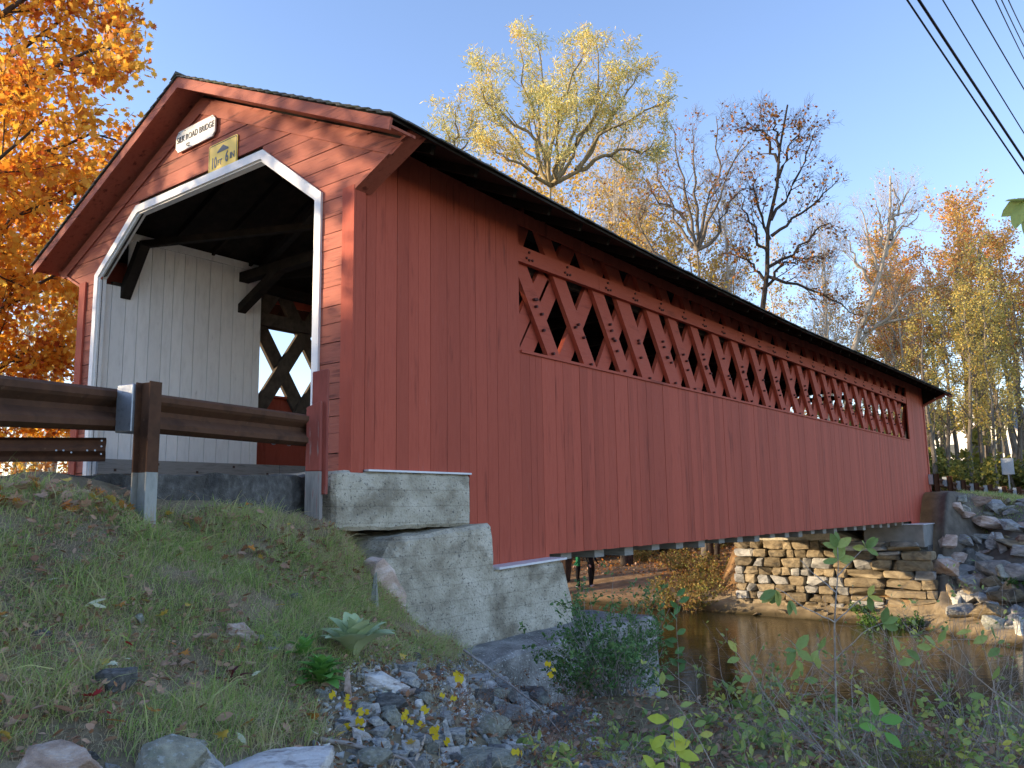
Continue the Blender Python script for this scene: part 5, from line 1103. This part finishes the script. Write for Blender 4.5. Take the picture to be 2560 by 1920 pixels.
# ------------------------------------------------------------------ trees
def px_lines(lines, D, k=9, wob=.06, r0=.1, seed=0, dz=.0):
    R = np.random.default_rng(seed); out = []; rr = []
    for l in lines:
        pts = [P(a[0], a[1], D+(a[2] if len(a) > 2 else 0)) for a in l]; q = resample(pts, k); q[1:-1] += R.normal(size=(k-2, 3))*wob
        out.append(q); rr.append(np.linspace(1, .18, k)*r0*(l[0][3] if len(l[0]) > 3 else 1))
    return np.stack(out), np.stack(rr)
def ztree(name, trunk, limbs, D, bark, leafm, label, r0, levels, leaves, cat='tree', group=None, lr=.38, seed=0, wob=.08, twist=.6):
    """trunk/limbs as pixel polylines at depth D (third value: depth offset)"""
    global RNG
    RNG = np.random.default_rng(seed+100)
    T0 = px_lines([trunk], D, 12, wob, r0, seed); Lb = px_lines(limbs, D, 10, wob, r0*lr, seed+1)
    base = T0[0][0][0].copy(); gz = float(H(base[0], base[1])); 
    if base[2] > gz: T0[0][0][0][2] = gz-.1
    base[2] = gz
    lst = []; lv = []; cur = Lb if limbs else T0; allc = [T0] if not limbs else [T0, Lb]; tw = []
    for (n, ln, ang, up, w_, t0, rf) in levels:
        cur = grow(cur[0], cur[1], n, ln, ang, 5, up, w_, t0, 1., rf, .3, .0045); tw.append(cur)
    for (lev, n, tpl, size, sp, t0, mi, droop) in leaves:
        v_, f = leafpts(tw[lev][0], n, tpl, size, sp, t0, droop, .4); lv.append((v_, f, mi))
    return tree_obj(name, base, allc, tw, lv, bark, leafm, label, cat, group, 7, 3)
# orange maple, front left
ml = [[(-330,900,0),(-150,720,-.6),(30,560,-1),(180,480,-1),(300,440,-1.2)], [(-300,560,0),(-80,330,-1),(130,170,-1.2),(260,110,-1.2),(345,120,-1)], [(-280,300,0),(-60,80,-.5),(150,-60,0),(300,-60,0)],
      [(-320,950,0),(-120,840,-.5),(60,740,0),(200,640,0)], [(-320,1080,0),(-120,980,.4),(60,880,.6),(180,800,.4)], [(-290,650,0),(-100,470,.6),(80,380,1),(230,330,.8),(290,350,.8)], [(-270,250,0),(0,160,1.2),(180,40,1.3),(260,-20,1)],
      [(-330,980,0),(-160,800,1.5),(20,690,2),(140,620,2)], [(-310,820,0),(-420,600,.5),(-560,450,0),(-700,380,0)], [(-270,200,0),(-420,-50,1),(-560,-200,1)], [(-300,700,0),(-200,500,-1.6),(-40,420,-2.2),(110,300,-2)], [(-330,1050,0),(-150,1010,.5),(20,1000,1),(150,960,1)],
      [(-240,-100,0),(-60,-180,0),(120,-220,.2)], [(-300,1000,0),(-100,1060,1.4),(60,1040,2),(150,1000,2.2)], [(-290,500,0),(-60,520,1.6),(100,520,2.2),(200,480,2)]]
ztree('maple_tree', [(-340,1330),(-320,1000),(-290,600),(-260,200),(-230,-200),(-200,-600)], ml, 17.5, 'bark_dark', 'leaf_maple', 'glowing orange maple tree at the left beside the bridge portal', .26,
      [(11, 1.5, .75, .15, .35, .18, .5), (8, .66, .8, .0, .35, .15, .6)], [(1, 17, MAPLE, .13, .16, .1, 0, .5), (0, 16, MAPLE, .13, .2, .3, 0, .5)], seed=3, wob=.05)
# willow over the roof
wl = [[(1376,464),(1338,344),(1278,309),(1218,258),(1199,200,.5)], [(1376,464),(1357,356,.5),(1329,261,1),(1313,208,1),(1300,125,1)], [(1376,464),(1375,350,-.5),(1388,277,-1),(1433,188,-1.4),(1463,110,-1.4)],
      [(1376,464),(1455,350,.6),(1497,236,1),(1503,160,1.2),(1487,95,1.2)], [(1376,464),(1440,426),(1519,325,-.6),(1614,274,-1),(1690,238,-1)], [(1440,426),(1550,372),(1598,382),(1639,344)],
      [(1376,464),(1471,325,1.3),(1512,230,2),(1566,165,2)], [(1376,464),(1340,400,1),(1290,340,1.5),(1240,310,1.8),(1215,180,2)], [(1376,464),(1400,380,-1.5),(1400,320,-2),(1395,270,-2)], [(1376,464),(1330,430,-1),(1280,400,-1.4),(1230,380,-1.5)],
      [(1440,426),(1530,290,.5),(1580,220,.8),(1600,170,.8)], [(1376,464),(1365,300,2),(1360,200,2.4),(1345,110,2.4)], [(1376,464),(1440,330,2),(1450,220,2.4),(1430,130,2.4)]]
ztree('willow_tree', [(1400,1450),(1395,1200),(1385,900),(1378,600),(1376,464)], wl, 34, 'bark_yellow', 'leaf_willow', 'tall pale yellow green willow rising highest behind the bridge roof', .24,
      [(8, 1.35, .55, .45, .3, .30, .5), (6, .62, .6, .3, .35, .35, .55)], [(1, 24, LANCE, .20, .15, .3, 0, .3), (0, 6, LANCE, .20, .2, .5, 0, .3)], seed=7, lr=.42)
ztree('willow_tree', [(1140,1300),(1135,700),(1130,420)], [[(1130,420),(1115,330),(1108,290)], [(1130,420),(1145,340),(1140,275)], [(1130,420),(1165,350),(1175,310)]], 34, 'bark_yellow', 'leaf_willow', 'small top of a yellow green willow at the left end of the tree row', .12,
      [(6, .9, .5, .45, .3, .2, .5), (5, .5, .6, .3, .35, .3, .55)], [(1, 16, LANCE, .2, .12, .3, 0, .3)], seed=8, lr=.6)
# bare tree with a fork behind the roof
bl = [[(1743,625),(1697,532),(1660,505),(1627,492),(1604,440)], [(1743,625),(1740,540),(1737,463),(1731,324,.5)], [(1743,625),(1765,560,-.5),(1789,509,-1),(1835,405,-1),(1880,350,-1)], [(1743,625),(1804,584),(1815,520),(1845,480),(1890,470)],
      [(1700,700),(1620,600),(1592,561),(1600,510),(1640,470)], [(1743,625),(1715,480,1),(1690,380,1.4),(1672,300,1.4)], [(1743,625),(1775,480,1),(1800,380,1.5),(1790,290,1.5)], [(1743,625),(1690,560,1),(1640,420,1.6),(1625,350,1.6)]]
ztree('bare_tree', [(1765,1400),(1760,1000),(1752,720),(1743,625)], bl, 38, 'bark_grey', 'leaf_rust', 'forked nearly bare tree between the willow and the tall dark tree', .24,
      [(8, 1.5, .6, .4, .35, .25, .5), (6, .8, .65, .25, .4, .2, .55), (4, .4, .7, .15, .4, .2, .6)], [(1, 1.6, RHOMB, .13, .1, .2, 0, .3)], seed=12)
# tall dark tree with orange leaves
dl = [[(1928,550),(1997,434),(2020,380),(2038,324)], [(1945,405),(1905,330),(1870,325),(1835,324)], [(1928,590),(1974,550),(2050,492),(2095,450)], [(1916,671),(1986,636),(2055,555),(2090,575)], [(1916,690),(2003,712),(2090,758),(2150,790)],
      [(1905,723),(1960,660),(2003,640),(2060,640)], [(1940,450),(1980,360),(2000,300)], [(1950,380),(1940,310),(1930,280)], [(1920,640),(1870,560),(1850,480)], [(1912,700),(1880,660),(1840,640)], [(1925,600),(1890,500),(1880,430)]]
ztree('dark_tree', [(1880,1400),(1890,900),(1905,723),(1916,671),(1928,550),(1945,405),(1960,320),(1969,262)], dl, 38, 'bark_dark', 'leaf_rust', 'tall dark limbed tree with clinging rusty orange leaves', .22,
      [(8, 1.3, .65, .35, .35, .2, .5), (6, .7, .65, .25, .4, .2, .55), (5, .35, .7, .1, .4, .2, .6)], [(0, 9, RHOMB, .17, .2, .0, 0, .3), (1, 1.2, RHOMB, .14, .12, .2, 0, .3)], seed=15)
# pale poplar
pl2 = [[(2214,630),(2246,581),(2270,560),(2297,535)], [(2179,711),(2165,685),(2145,659),(2120,600)], [(2214,642),(2200,560),(2190,500)], [(2226,600),(2240,520),(2235,470)], [(2150,856),(2278,735),(2362,706)], [(2160,830),(2280,790),(2350,760)], [(2222,560),(2260,500),(2275,470)], [(2200,680),(2170,600),(2150,520)]]
ztree('bare_tree', [(2100,1300),(2120,930),(2136,850),(2179,746),(2214,642),(2223,552),(2226,440)], pl2, 46, 'bark_pale', 'leaf_rust', 'pale barked leafless tree curving up right of the dark tree', .28,
      [(8, 1.5, .55, .5, .35, .15, .4), (6, .8, .6, .3, .4, .2, .55), (4, .4, .7, .15, .4, .2, .6)], [(1, .3, RHOMB, .16, .1, .2, 0, .3)], seed=18, lr=.4)
# generic trees
def gtree(name, base, h, r0, bark, leafm, label, n1=12, t0=.3, len1=.28, ang=.7, up=.45, n2=7, n3=5, leaf=None, seed=1, lean=(0, 0), cat='tree', group=None, bare4=False):
    global RNG
    RNG = np.random.default_rng(seed); k = 12; t = np.linspace(0, 1, k)[:, None]
    tr = np.array(base, float)[None]+t*V(lean[0], lean[1], h)[None]+np.cumsum(RNG.normal(size=(k, 3))*V(1, 1, 0)*h*.007, 0)*(t > 0); T0 = (tr[None], (r0*(1-.85*np.linspace(0, 1, k)))[None])
    A = grow(T0[0], T0[1], n1, h*len1, ang, 7, up, .25, t0, 1., .5, .25, .012); B = grow(A[0], A[1], n2, h*len1*.42, .7, 5, .3, .3, .2, 1., .5, .3, .008); C = grow(B[0], B[1], n3, h*len1*.2, .7, 4, .15, .35, .2, 1., .6, .4, .006)
    tw = [B, C]
    if bare4: tw.append(grow(C[0], C[1], 3, h*len1*.1, .7, 3, .1, .35, .2, 1., .6, .4, .005))
    lv = [leafpts(C[0], n, tpl, sz, sz*.9, .0, .3, .4)+(mi,) for n, tpl, sz, mi in (leaf or [])]
    return tree_obj(name, base, [T0, A], tw, lv, bark, leafm, label, cat, group, 7, 3)
def gp(px, D, h=None): return at(px, 1200, D, h)
protY = gtree('yellow_tree', gp(1500, 52), 15, .2, 'bark_pale', ['leaf_yellow', 'leaf_rust'], 'thin pale tree with sparse yellow leaves behind the willow', n1=15, t0=.2, len1=.24, leaf=[(4.5, RHOMB, .15, 0), (.5, RHOMB, .14, 1)], seed=30, up=.7)
protG = gtree('bare_tree', gp(1640, 50), 16, .18, 'bark_pale', ['leaf_yellow'], 'slim leafless pale tree behind the forked bare tree', n1=15, t0=.25, len1=.22, n3=6, leaf=[(.35, RHOMB, .15, 0)], seed=31, up=.9, bare4=True)
MT['leaf_grove'] = leafmat('pale_yellow_green_leaf', [rgb(.36, .34, .10), rgb(.58, .50, .15), rgb(.72, .58, .18)], .45)
protO = gtree('orange_tree', gp(2420, 56), 18.5, .26, 'bark_grey', ['leaf_orange', 'leaf_yellow', 'leaf_olive'], 'tall tree with a faded orange crown, leftmost of the right hand grove', n1=16, t0=.42, len1=.20, leaf=[(6.5, RHOMB, .18, 0), (2, RHOMB, .17, 1)], seed=32, up=.5)
protL = gtree('grove_tree', gp(2480, 50), 15, .22, 'bark_grey', ['leaf_grove', 'leaf_yellow'], 'straight trunked tree with sparse yellow green leaves in the grove by the road', n1=14, t0=.22, len1=.17, leaf=[(3, RHOMB, .16, 0), (1.2, RHOMB, .15, 1)], seed=33, up=.3)
def put(proto, px, D, top_y, h0, label, group, rz=None, w_=1.):
    b_ = gp(px, D); h = -.36+(1250-top_y)/2087.*D-b_[2]; s_ = h/h0; return copy_thing(proto, b_, random.uniform(0, 6.28) if rz is None else rz, (s_*w_, s_*w_, s_), label, group)
random.seed(3)
YG, GG = 'yellow leaved trees behind the roof', 'bare pale trees behind the roof'
for px, D, ty in [(1230,50,520),(1320,56,470),(1470,60,450),(1590,56,500),(1690,54,540),(1800,58,640),(1960,62,700),(2060,58,740),(2190,54,800),(2250,60,800),(1480,44,600),(1650,46,640),(1250,48,500),(1400,52,440),(1540,54,450),(1440,46,520),(1620,52,520),(1750,54,590),(1860,56,640),(1560,44,560)]:
    put(protY, px, D, ty, 15, 'slender tree with sparse yellow leaves in the thicket behind the bridge roof', YG)
for px, D, ty in [(1520,48,380),(1600,50,340),(1820,52,450),(2070,52,600),(2110,46,560),(2300,52,680)]:
    put(protG, px, D, ty, 16, 'slim bare pale tree in the thicket behind the bridge roof', GG)
for px, D, ty, w_ in [(2240,62,640,1.1),(2300,66,630,1.2),(2370,60,660,1.),(2450,64,590,.9),(2478,66,555,.9),(2530,58,640,1.1),(2580,62,620,1.1),(2270,58,720,1.2),(2340,64,700,1.1),(2640,60,600,1.1)]:
    put(protO, px, D, ty, 18.5, 'tall tree with a faded orange crown in the row right of the bridge', 'orange crowned trees right of the bridge', None, w_)
for px, D, ty in [(2345,40,760),(2372,44,780),(2425,42,740),(2440,50,720),(2462,44,760),(2505,48,730),(2530,42,700),(2550,46,760),(2400,54,760),(2580,44,720),(2486,40,860),(2360,52,860),(2210,50,860),(2280,44,900)]:
    put(protL, px, D, ty, 15, 'straight trunked tree with sparse yellow green leaves near the far guardrail', 'trunks of the grove beside the far road')
# shrubs and hedges in the distance
def gbush(name, base, h, wd, leafm, label, nleaf=60, size=.09, seed=1, group=None, n=26, wood='bark_grey', sub=5):
    return shrub(name, base, n, h, wd, RHOMB, size, nleaf, wood, leafm, label, 'shrub', (0, 0, 0), sub, seed, group, .012, 0, .2, .1, .35)
bO = gbush('hedge_bush', gp(2400, 40), 2.0, 1.8, 'leaf_olive', 'olive bush at the end of the far guardrail beside the bridge', 22, .16, 3)
for i, (px, D, s_) in enumerate([(2440,44,.9),(2480,47,1.),(2530,44,1.1),(2570,50,1.2),(2380,52,1.3),(2360,46,1.1),(2600,42,1.),(2500,56,1.1),(2450,60,1.6)]): copy_thing(bO, gp(px, D), i*1.3, (s_*1.3, s_*1.3, s_), 'olive bush in the hedge behind the far guardrail', 'olive bushes behind the far guardrail')
MT['leaf_bank'] = leafmat('mixed_bank_leaf', [rgb(.16, .19, .05), rgb(.34, .33, .09), rgb(.44, .30, .10), rgb(.30, .16, .07)], .35)
bF = gbush('undergrowth_bush', at(1700, 1480, 30), 1.15, 1.5, 'leaf_bank', 'golden green bush on the path bank seen under the bridge', 12, .09, 5, n=30)
for i, (px, D, s_, mt) in enumerate([(1640,30.5,.7,0),(1680,32,.8,0),(1770,31,.85,0),(1800,33,1.,0),(1730,35,1.1,0),(1600,40,.8,0),(1660,43,1.,0),(1500,44,.7,0),(1560,46,.9,0),(1760,41,1.2,0)]):
    copy_thing(bF, at(px, 1450, D), i*1.1, (s_, s_, s_*.9), 'smaller golden green bush on the wooded bank seen under the bridge', 'golden green bushes under the bridge')
bG = gbush('bank_plants', at(1440, 1500, 28.6), .55, 1.1, 'leaf_green', 'low green plants on the waterline under the bridge', 16, .07, 6, n=30)
for i, (px, D, s_) in enumerate([(1480,28.4,1.),(1530,28.2,.9),(1580,28.1,.9),(1410,28.8,1.2),(1620,28,.6),(2150,26.5,.5),(2190,25.5,.8),(2260,25,.7),(2560,24.5,.7)]): copy_thing(bG, at(px, 1500, D), i*1.7, (s_,)*3, 'low green plant tuft at the far waterline', 'green plants at the far waterline')
# trunks seen under the bridge belong to whole trees behind it
for px, D, r_, h_, lb in [(1568,39,.32,15,'dark trunked tree whose foot shows on the litter bank under the bridge'),(1545,46,.16,12,'thin tree behind the dark trunk on the litter bank'),(1780,36,.16,12,'thin grey tree left of the stone abutment'),(1795,37,.13,12,'second thin grey tree left of the stone abutment'),(1404,36,.36,14,'thick rough trunk beside the two people under the bridge')]:
    gtree('bank_tree', at(px, 1450, D), h_, r_, 'bark_dark', ['leaf_yellow'], lb, n1=9, t0=.55, len1=.2, n2=5, n3=4, leaf=[(1, RHOMB, .15, 0)], seed=int(px))
# left side behind the guardrail
bM = gbush('rusty_shrub', at(40, 1150, 17), 3.4, 3.0, 'leaf_rust', 'rusty red leaved shrub behind the guardrail at the left edge', 34, .10, 9, n=40, wood='bark_dark')
for i, (px, D, s_) in enumerate([(150,18,.9),(-80,16,1.),(100,22,1.2),(-200,20,1.4),(0,24,1.5)]): copy_thing(bM, gp(px, D), 1+i*1.2, (s_,)*3, 'rusty leaved shrub under the orange maple', 'rusty shrubs under the maple')
bN = gbush('olive_shrub', at(120, 1200, 15), 1.9, 2.0, 'leaf_olive', 'yellow green shrub behind the rail end left of the portal', 34, .09, 10, n=40)
for i, (px, D, s_) in enumerate([(30,14.5,.9),(170,16.5,1.),(-60,15,1.),(-160,14,1.1),(75,13.8,.7)]): copy_thing(bN, gp(px, D), 2+i*1.9, (s_,)*3, 'yellow green shrub behind the far rail at the left', 'yellow green shrubs at the left')
for i, (px, D, ty) in enumerate([(-120,30,700),(30,34,560),(120,38,640),(200,40,760),(-30,44,500),(100,48,500)]): put(protY, px, D, ty, 15, 'yellow tree seen through the maple at the left', 'yellow trees behind the maple', None, 1.2)
# wood that keeps the low sun off the near bank
protS = gtree('roadside_tree', (-25, -23, -1.5), 12.5, .25, 'bark_grey', ['leaf_orange', 'leaf_yellow'], 'leafy tree standing in the roadside wood behind the camera', n1=22, t0=.12, len1=.24, n2=8, n3=6, leaf=[(11, RHOMB, .34, 0), (5, RHOMB, .30, 1)], seed=50, up=.2)
protS.scale = (.8, .8, .72)
for i, (x, y, s_) in enumerate([(-22, -26.6, .72), (-19, -30, .72), (-28, -20, .66), (-16, -33.5, .7), (-30, -27, .7), (-26, -31, .7)]):
    copy_thing(protS, (x, y, -1.5), i*1.3, (.9, .9, s_), None, 'roadside trees behind the camera')
for i, (x, y, h_) in enumerate([(-26, -24, 13.2), (-23.3, -26.2, 12.6), (-29, -21.5, 12.8)]):
    copy_thing(protO, (x, y, -1.5), i*2.1, (h_/18.5*1.5, h_/18.5*1.5, h_/18.5), 'tall thin yellow leaved tree above the roadside wood behind the camera', 'thin roadside trees behind the camera')
protS['group'] = 'roadside trees behind the camera'
for i, (x, y) in enumerate([(-20, -20), (-18, -23), (-16, -26), (-14, -29), (-22, -17.5), (-17, -20.5)]):
    copy_thing(bN, (x, y, -1.6), i*1.1, (2.0, 2.0, 2.2), 'tall yellow green roadside shrub under the trees behind the camera', 'roadside shrubs behind the camera')
# ------------------------------------------------------------------ overhead wires
for (x0, y0, x1, y1, r, lb) in [(2268,0,2560,434,.016,'overhead cable lowest of the bundle at the top right'),(2297,0,2560,399,.024,'thickest overhead cable, second lowest of the bundle'),(2357,0,2560,333,.011,'thin wavy overhead cable, third from the bottom of the bundle'),
      (2430,0,2560,223,.011,'overhead cable in the middle of the bundle, fourth from the bottom'),(2489,0,2560,147,.009,'lower of the close pair of thin overhead wires'),(2504,0,2560,116,.009,'upper of the close pair of thin overhead wires'),(2521,0,2560,81,.009,'topmost overhead wire in the right corner')]:
    k = (y1-y0)/(x1-x0); A, B = P(x0-650*.55, y0-650*k*.55, 9.5), P(x1+700, y1+700*k*.92, 26.); pts = []
    a0, b0 = P(x0, y0, 13.), P(x1, y1, 16.); d = (b0-a0)
    for t in np.linspace(-2.2, 3.2, 28): pts.append(a0+d*t+V(0, 0, .05*(t-0)*(t-1)))
    o = MB().tube(pts, r, 6).build('overhead_cable', 'cable', smooth=True); tag(o, lb, 'cable', 'overhead cables at the top right')
# ------------------------------------------------------------------ houses beyond the grove
def house(base, w_, d_, h_, rh, rz, label):
    e = empty('house', base, label, 'house', None, 0); x, y, z = base; wm_ = MB()
    c, s_ = math.cos(rz), math.sin(rz)
    def tr(mb):
        mb.v = [(x+(q[0])*c-(q[1])*s_, y+q[0]*s_+q[1]*c, z+q[2]) for q in mb.v]; return mb
    part('wall', tr(MB().prism([(-w_/2, 0), (w_/2, 0), (w_/2, h_), (0, h_+rh), (-w_/2, h_)], 'y', -d_/2, d_/2)), 'house', e)
    for s in (-1, 1): part('roof', tr(MB().prism([(0, h_+rh+.02), (s*(w_/2+.4), h_-.4*rh/(w_/2)+.02), (s*(w_/2+.4), h_-.4*rh/(w_/2)+.2), (0, h_+rh+.22)], 'y', -d_/2-.4, d_/2+.4)), 'house_roof', e)
    for wx in (-w_/4, w_/4):
        for wz in (1., 3.6):
            if wz+1.2 > h_: continue
            f = part('window', tr(MB().box((wx-.5, -d_/2-.06, wz), (wx+.5, -d_/2-.01, wz+1.3))), 'house', e); part('pane', tr(MB().box((wx-.4, -d_/2-.08, wz+.1), (wx+.4, -d_/2-.062, wz+1.2))), 'glass', f)
def hz(px, D): q = P(px, 1200, D); return (q[0], q[1], float(H(q[0], q[1]))-.2)
house(hz(2555, 74), 9, 11, 5.2, 2.6, -.5, 'white house with a grey roof behind the trunks at the right edge')
house(hz(2408, 80), 5, 7, 2.6, 1.8, .3, 'small pale gabled house behind the grove left of the white house')
# ------------------------------------------------------------------ the two people on the path
def person(loc, rz, legs, top, label, pose=0):
    e_ = empty('person', loc, label, 'person'); e_.rotation_euler = (0, 0, rz)
    vs = [(0,0,.93),(0,.0,1.12),(0,.02,1.32),(0,.03,1.46),(0,.05,1.53),(0,.06,1.62)]; rr = [.13,.115,.135,.05,.07,.088]; es = [(0,1),(1,2),(2,3),(3,4),(4,5)]
    for s in (-1, 1):
        o = len(vs); st = s*.14*pose
        vs += [(s*.085,0,.86),(s*.10,.03+st*.5,.48),(s*.12,-.02+st,.09),(s*.13,.13+st,.04)]; rr += [.115,.08,.058,.05]; es += [(0,o),(o,o+1),(o+1,o+2),(o+2,o+3)]
        o = len(vs); ex = .10 if pose else .02
        vs += [(s*.17,.02,1.38),(s*.23,.0,1.12),(s*.22,.12+ex,.93),(s*.21,.17+ex,.87)]; rr += [.058,.042,.03,.028]; es += [(2,o),(o,o+1),(o+1,o+2),(o+2,o+3)]; h_ = o+3
        for k in range(5):
            o = len(vs); a = (k-1.5)*.016; hx, hy, hz_ = vs[h_]; ln = [.03,.04,.045,.04,.03][k]
            if k == 4: vs += [(hx-s*.035, hy+.01, hz_+.01),(hx-s*.05, hy+.025, hz_-.015)]
            else: vs += [(hx+a, hy+.02, hz_-.025),(hx+a, hy+.03, hz_-.025-ln)]
            rr += [.009, .007]; es += [(h_, o),(o, o+1)]
    me = bpy.data.meshes.new('body'); me.from_pydata(vs, es, []); o = bpy.data.objects.new('body', me); COL.objects.link(o)
    o.modifiers.new('skin', 'SKIN'); sv = me.skin_vertices[0].data
    for i, r in enumerate(rr): sv[i].radius = (r, r*(.8 if i < 3 else 1)); sv[i].use_root = (i == 0)
    ss_ = o.modifiers.new('sub', 'SUBSURF'); ss_.levels = 1; ss_.render_levels = 1
    dg = bpy.context.evaluated_depsgraph_get(); dg.update(); m2 = bpy.data.meshes.new_from_object(o.evaluated_get(dg)); bpy.data.objects.remove(o)
    m2.name = 'body'; m2.materials.clear()
    b_ = link('body', m2, ['skin', legs, top, 'shoe'], e_)
    for p in m2.polygons:
        c = p.center; p.use_smooth = True
        p.material_index = 3 if c.z < .085 else 1 if (c.z < .95 and abs(c.x) < .19 and c.y < .1+.2*pose) and not (abs(c.x) > .17 and c.z > .7) else 2 if c.z < 1.46 and not (c.z < .92) else 0
    # hair and simple face features
    bm = bmesh.new(); bmesh.ops.create_uvsphere(bm, u_segments=14, v_segments=10, radius=.105); 
    for v_ in bm.verts:
        if v_.co.y > .03 and v_.co.z < .04: v_.co.y = .03
        v_.co.z *= 1.1 if v_.co.z > 0 else 1.7
    hm = bpy.data.meshes.new('hair'); bm.to_mesh(hm); bm.free(); hr = link('hair', hm, 'hair', e_); hr.location = (0, .035, 1.635)
    f = MB().box((-.012, .142, 1.59), (.012, .168, 1.625)); f.build('nose', 'skin', None).parent = e_
    for s in (-1, 1):
        q = MB().tube([(s*.032, .135, 1.64), (s*.032, .152, 1.64)], .011, 8).build('eye', 'black', None); q.parent = e_
    q = MB().box((-.022, .138, 1.565), (.022, .150, 1.572)).build('mouth', 'leaf_maroon', None); q.parent = e_
    return e_
def gz_(px, D): q = P(px, 1450, D); return (q[0], q[1], float(H(q[0], q[1])))
pz = gz_(1446, 34.6); person(pz, 2.2, 'black_cloth', 'green_cloth', 'left of the two people on the path, green patterned top over black trousers')
pz = gz_(1478, 34.4); person(pz, -2.0, 'black_cloth', 'black_cloth', 'right of the two people on the path, black leggings and pale shoes, mid step', pose=1)
print('objects', len(bpy.data.objects), 'fallen leaves', NL[0])
# two nearer trees left of the road, just outside the picture: their branches dapple the gable
gtree('roadside_maple', (-13.6, -8.4, -1.8), 10.2, .20, 'bark_dark', ['leaf_maple'], 'half bare orange maple left of the road, nearer the bridge', n1=15, t0=.38, len1=.27, n2=6, n3=4, leaf=[(9, MAPLE, .15, 0)], seed=71, up=.35)
gtree('roadside_maple', (-11.2, -11.0, -1.8), 9.2, .20, 'bark_dark', ['leaf_maple'], 'half bare orange maple left of the road, farther from the bridge', n1=14, t0=.36, len1=.27, n2=6, n3=4, leaf=[(10, MAPLE, .15, 0)], seed=72, up=.3)
def litter(n, xr, yr, poly, size, mt, label, seed):
    R = np.random.default_rng(seed); x = R.uniform(*xr, n); y = R.uniform(*yr, n); z = H(x, y); p = np.stack([x, y, z], 1); px, py, D = projv(p)
    k = inpoly(px, py, poly) & (z > -3.8); p = p[k]+np.stack([0*x[k], 0*x[k], R.uniform(.01, .08, k.sum())], 1); N = len(p)
    v_, f = inst(RHOMB, p, nrm(R.normal(size=(N, 3))*V(1, 1, .4)), nrm(R.normal(size=(N, 3))*.5+V(0, 0, 1)), size*(.6+.8*R.random(N)))
    o = link('leaf_litter', npmesh('leaf_litter', v_, f), mt); tag(o, label, 'leaf litter', kind='stuff')
LP = [(1380,1300),(1840,1300),(1840,1480),(1700,1490),(1640,1440),(1380,1440)]
litter(30000, (-40, -5), (22, 60), LP, .11, 'leaf_fo', 'orange leaf litter on the wooded bank seen under the bridge', 5)
litter(22000, (-40, -5), (22, 60), LP, .11, 'leaf_tan', 'tan leaf litter on the wooded bank seen under the bridge', 6)
def drift(n, poly, tpl, size, mt, label, seed, up=.05):
    R = np.random.default_rng(seed); x = R.uniform(-1, 3.2, n); y = R.uniform(-6.5, 1., n); p = np.stack([x, y, H(x, y)], 1); px, py, D = projv(p); k = inpoly(px, py, poly); p = p[k]; N = len(p); p[:, 2] += R.uniform(.01, up, N)
    v_, f = inst(tpl, p, nrm(R.normal(size=(N, 3))*V(1, 1, .5)), nrm(R.normal(size=(N, 3))*.6+V(0, 0, 1)), size*(.6+.7*R.random(N))); o = link('leaf_drift', npmesh('leaf_drift', v_, f), mt); tag(o, label, 'leaf litter', kind='stuff')
DP = [(-500,1200),(340,1222),(380,1262),(300,1296),(100,1290),(-500,1300)]
drift(5200, DP, MAPLE, .075, 'leaf_tan', 'drift of tan maple leaves along the road edge below the guardrail', 31); drift(1500, DP, MAPLE, .07, 'leaf_fo', 'orange maple leaves mixed into the drift below the guardrail', 32)
DQ = [(400,1290),(640,1302),(820,1335),(900,1400),(900,1470),(600,1430),(400,1370)]
drift(2600, DQ, MAPLE, .06, 'leaf_brown', 'brown leaves caught below the broken asphalt edge', 33); drift(1600, DQ, MAPLE, .06, 'leaf_tan', 'tan leaves caught below the broken asphalt edge', 34)
random.seed(14)
for i in range(18):
    px = 1150+i*58+random.uniform(-20, 20); D = random.choice([46, 50, 55, 60]); k = random.uniform(2.6, 3.6)
    copy_thing(bO, gp(px, D), i*1.9, (k*1.1, k*1.1, k), 'tall yellow green thicket standing on the far bank behind the bridge', 'thicket behind the bridge')
for i, (px, D, h_) in enumerate([(1480, 4.3, .30), (1960, 4.3, .34), (2330, 4.6, .42), (2480, 4.9, .5), (1550, 5.4, .3), (2400, 6.2, .5)]):
    shrub('leafy_shrub', g1(px, D), 12, h_, .5, OVAL, .05, 3.2, 'twig', 'leaf_sage', 'low pale green shoots among the brush along the bottom of the near bank', sub=4, seed=120+i, group='low shoots on the near bank', r=.0025)
weeds(7000, [(1380,1780),(1600,1740),(2700,1720),(2700,2100),(1300,2100)], (1.5, 8), (-4.5, 5), .03, 'leaf_sage', 'ground_weeds', 'small leafy ground cover under the shrubs at the bottom right', .15, 41, .10)
weeds(14000, [(1380,1780),(1600,1740),(2700,1720),(2700,2100),(1300,2100)], (1.5, 8), (-4.5, 5), .045, 'leaf_tan', 'leaf_crumbs', 'dry leaves under the shrubs at the bottom right', -.8, 42, .06)
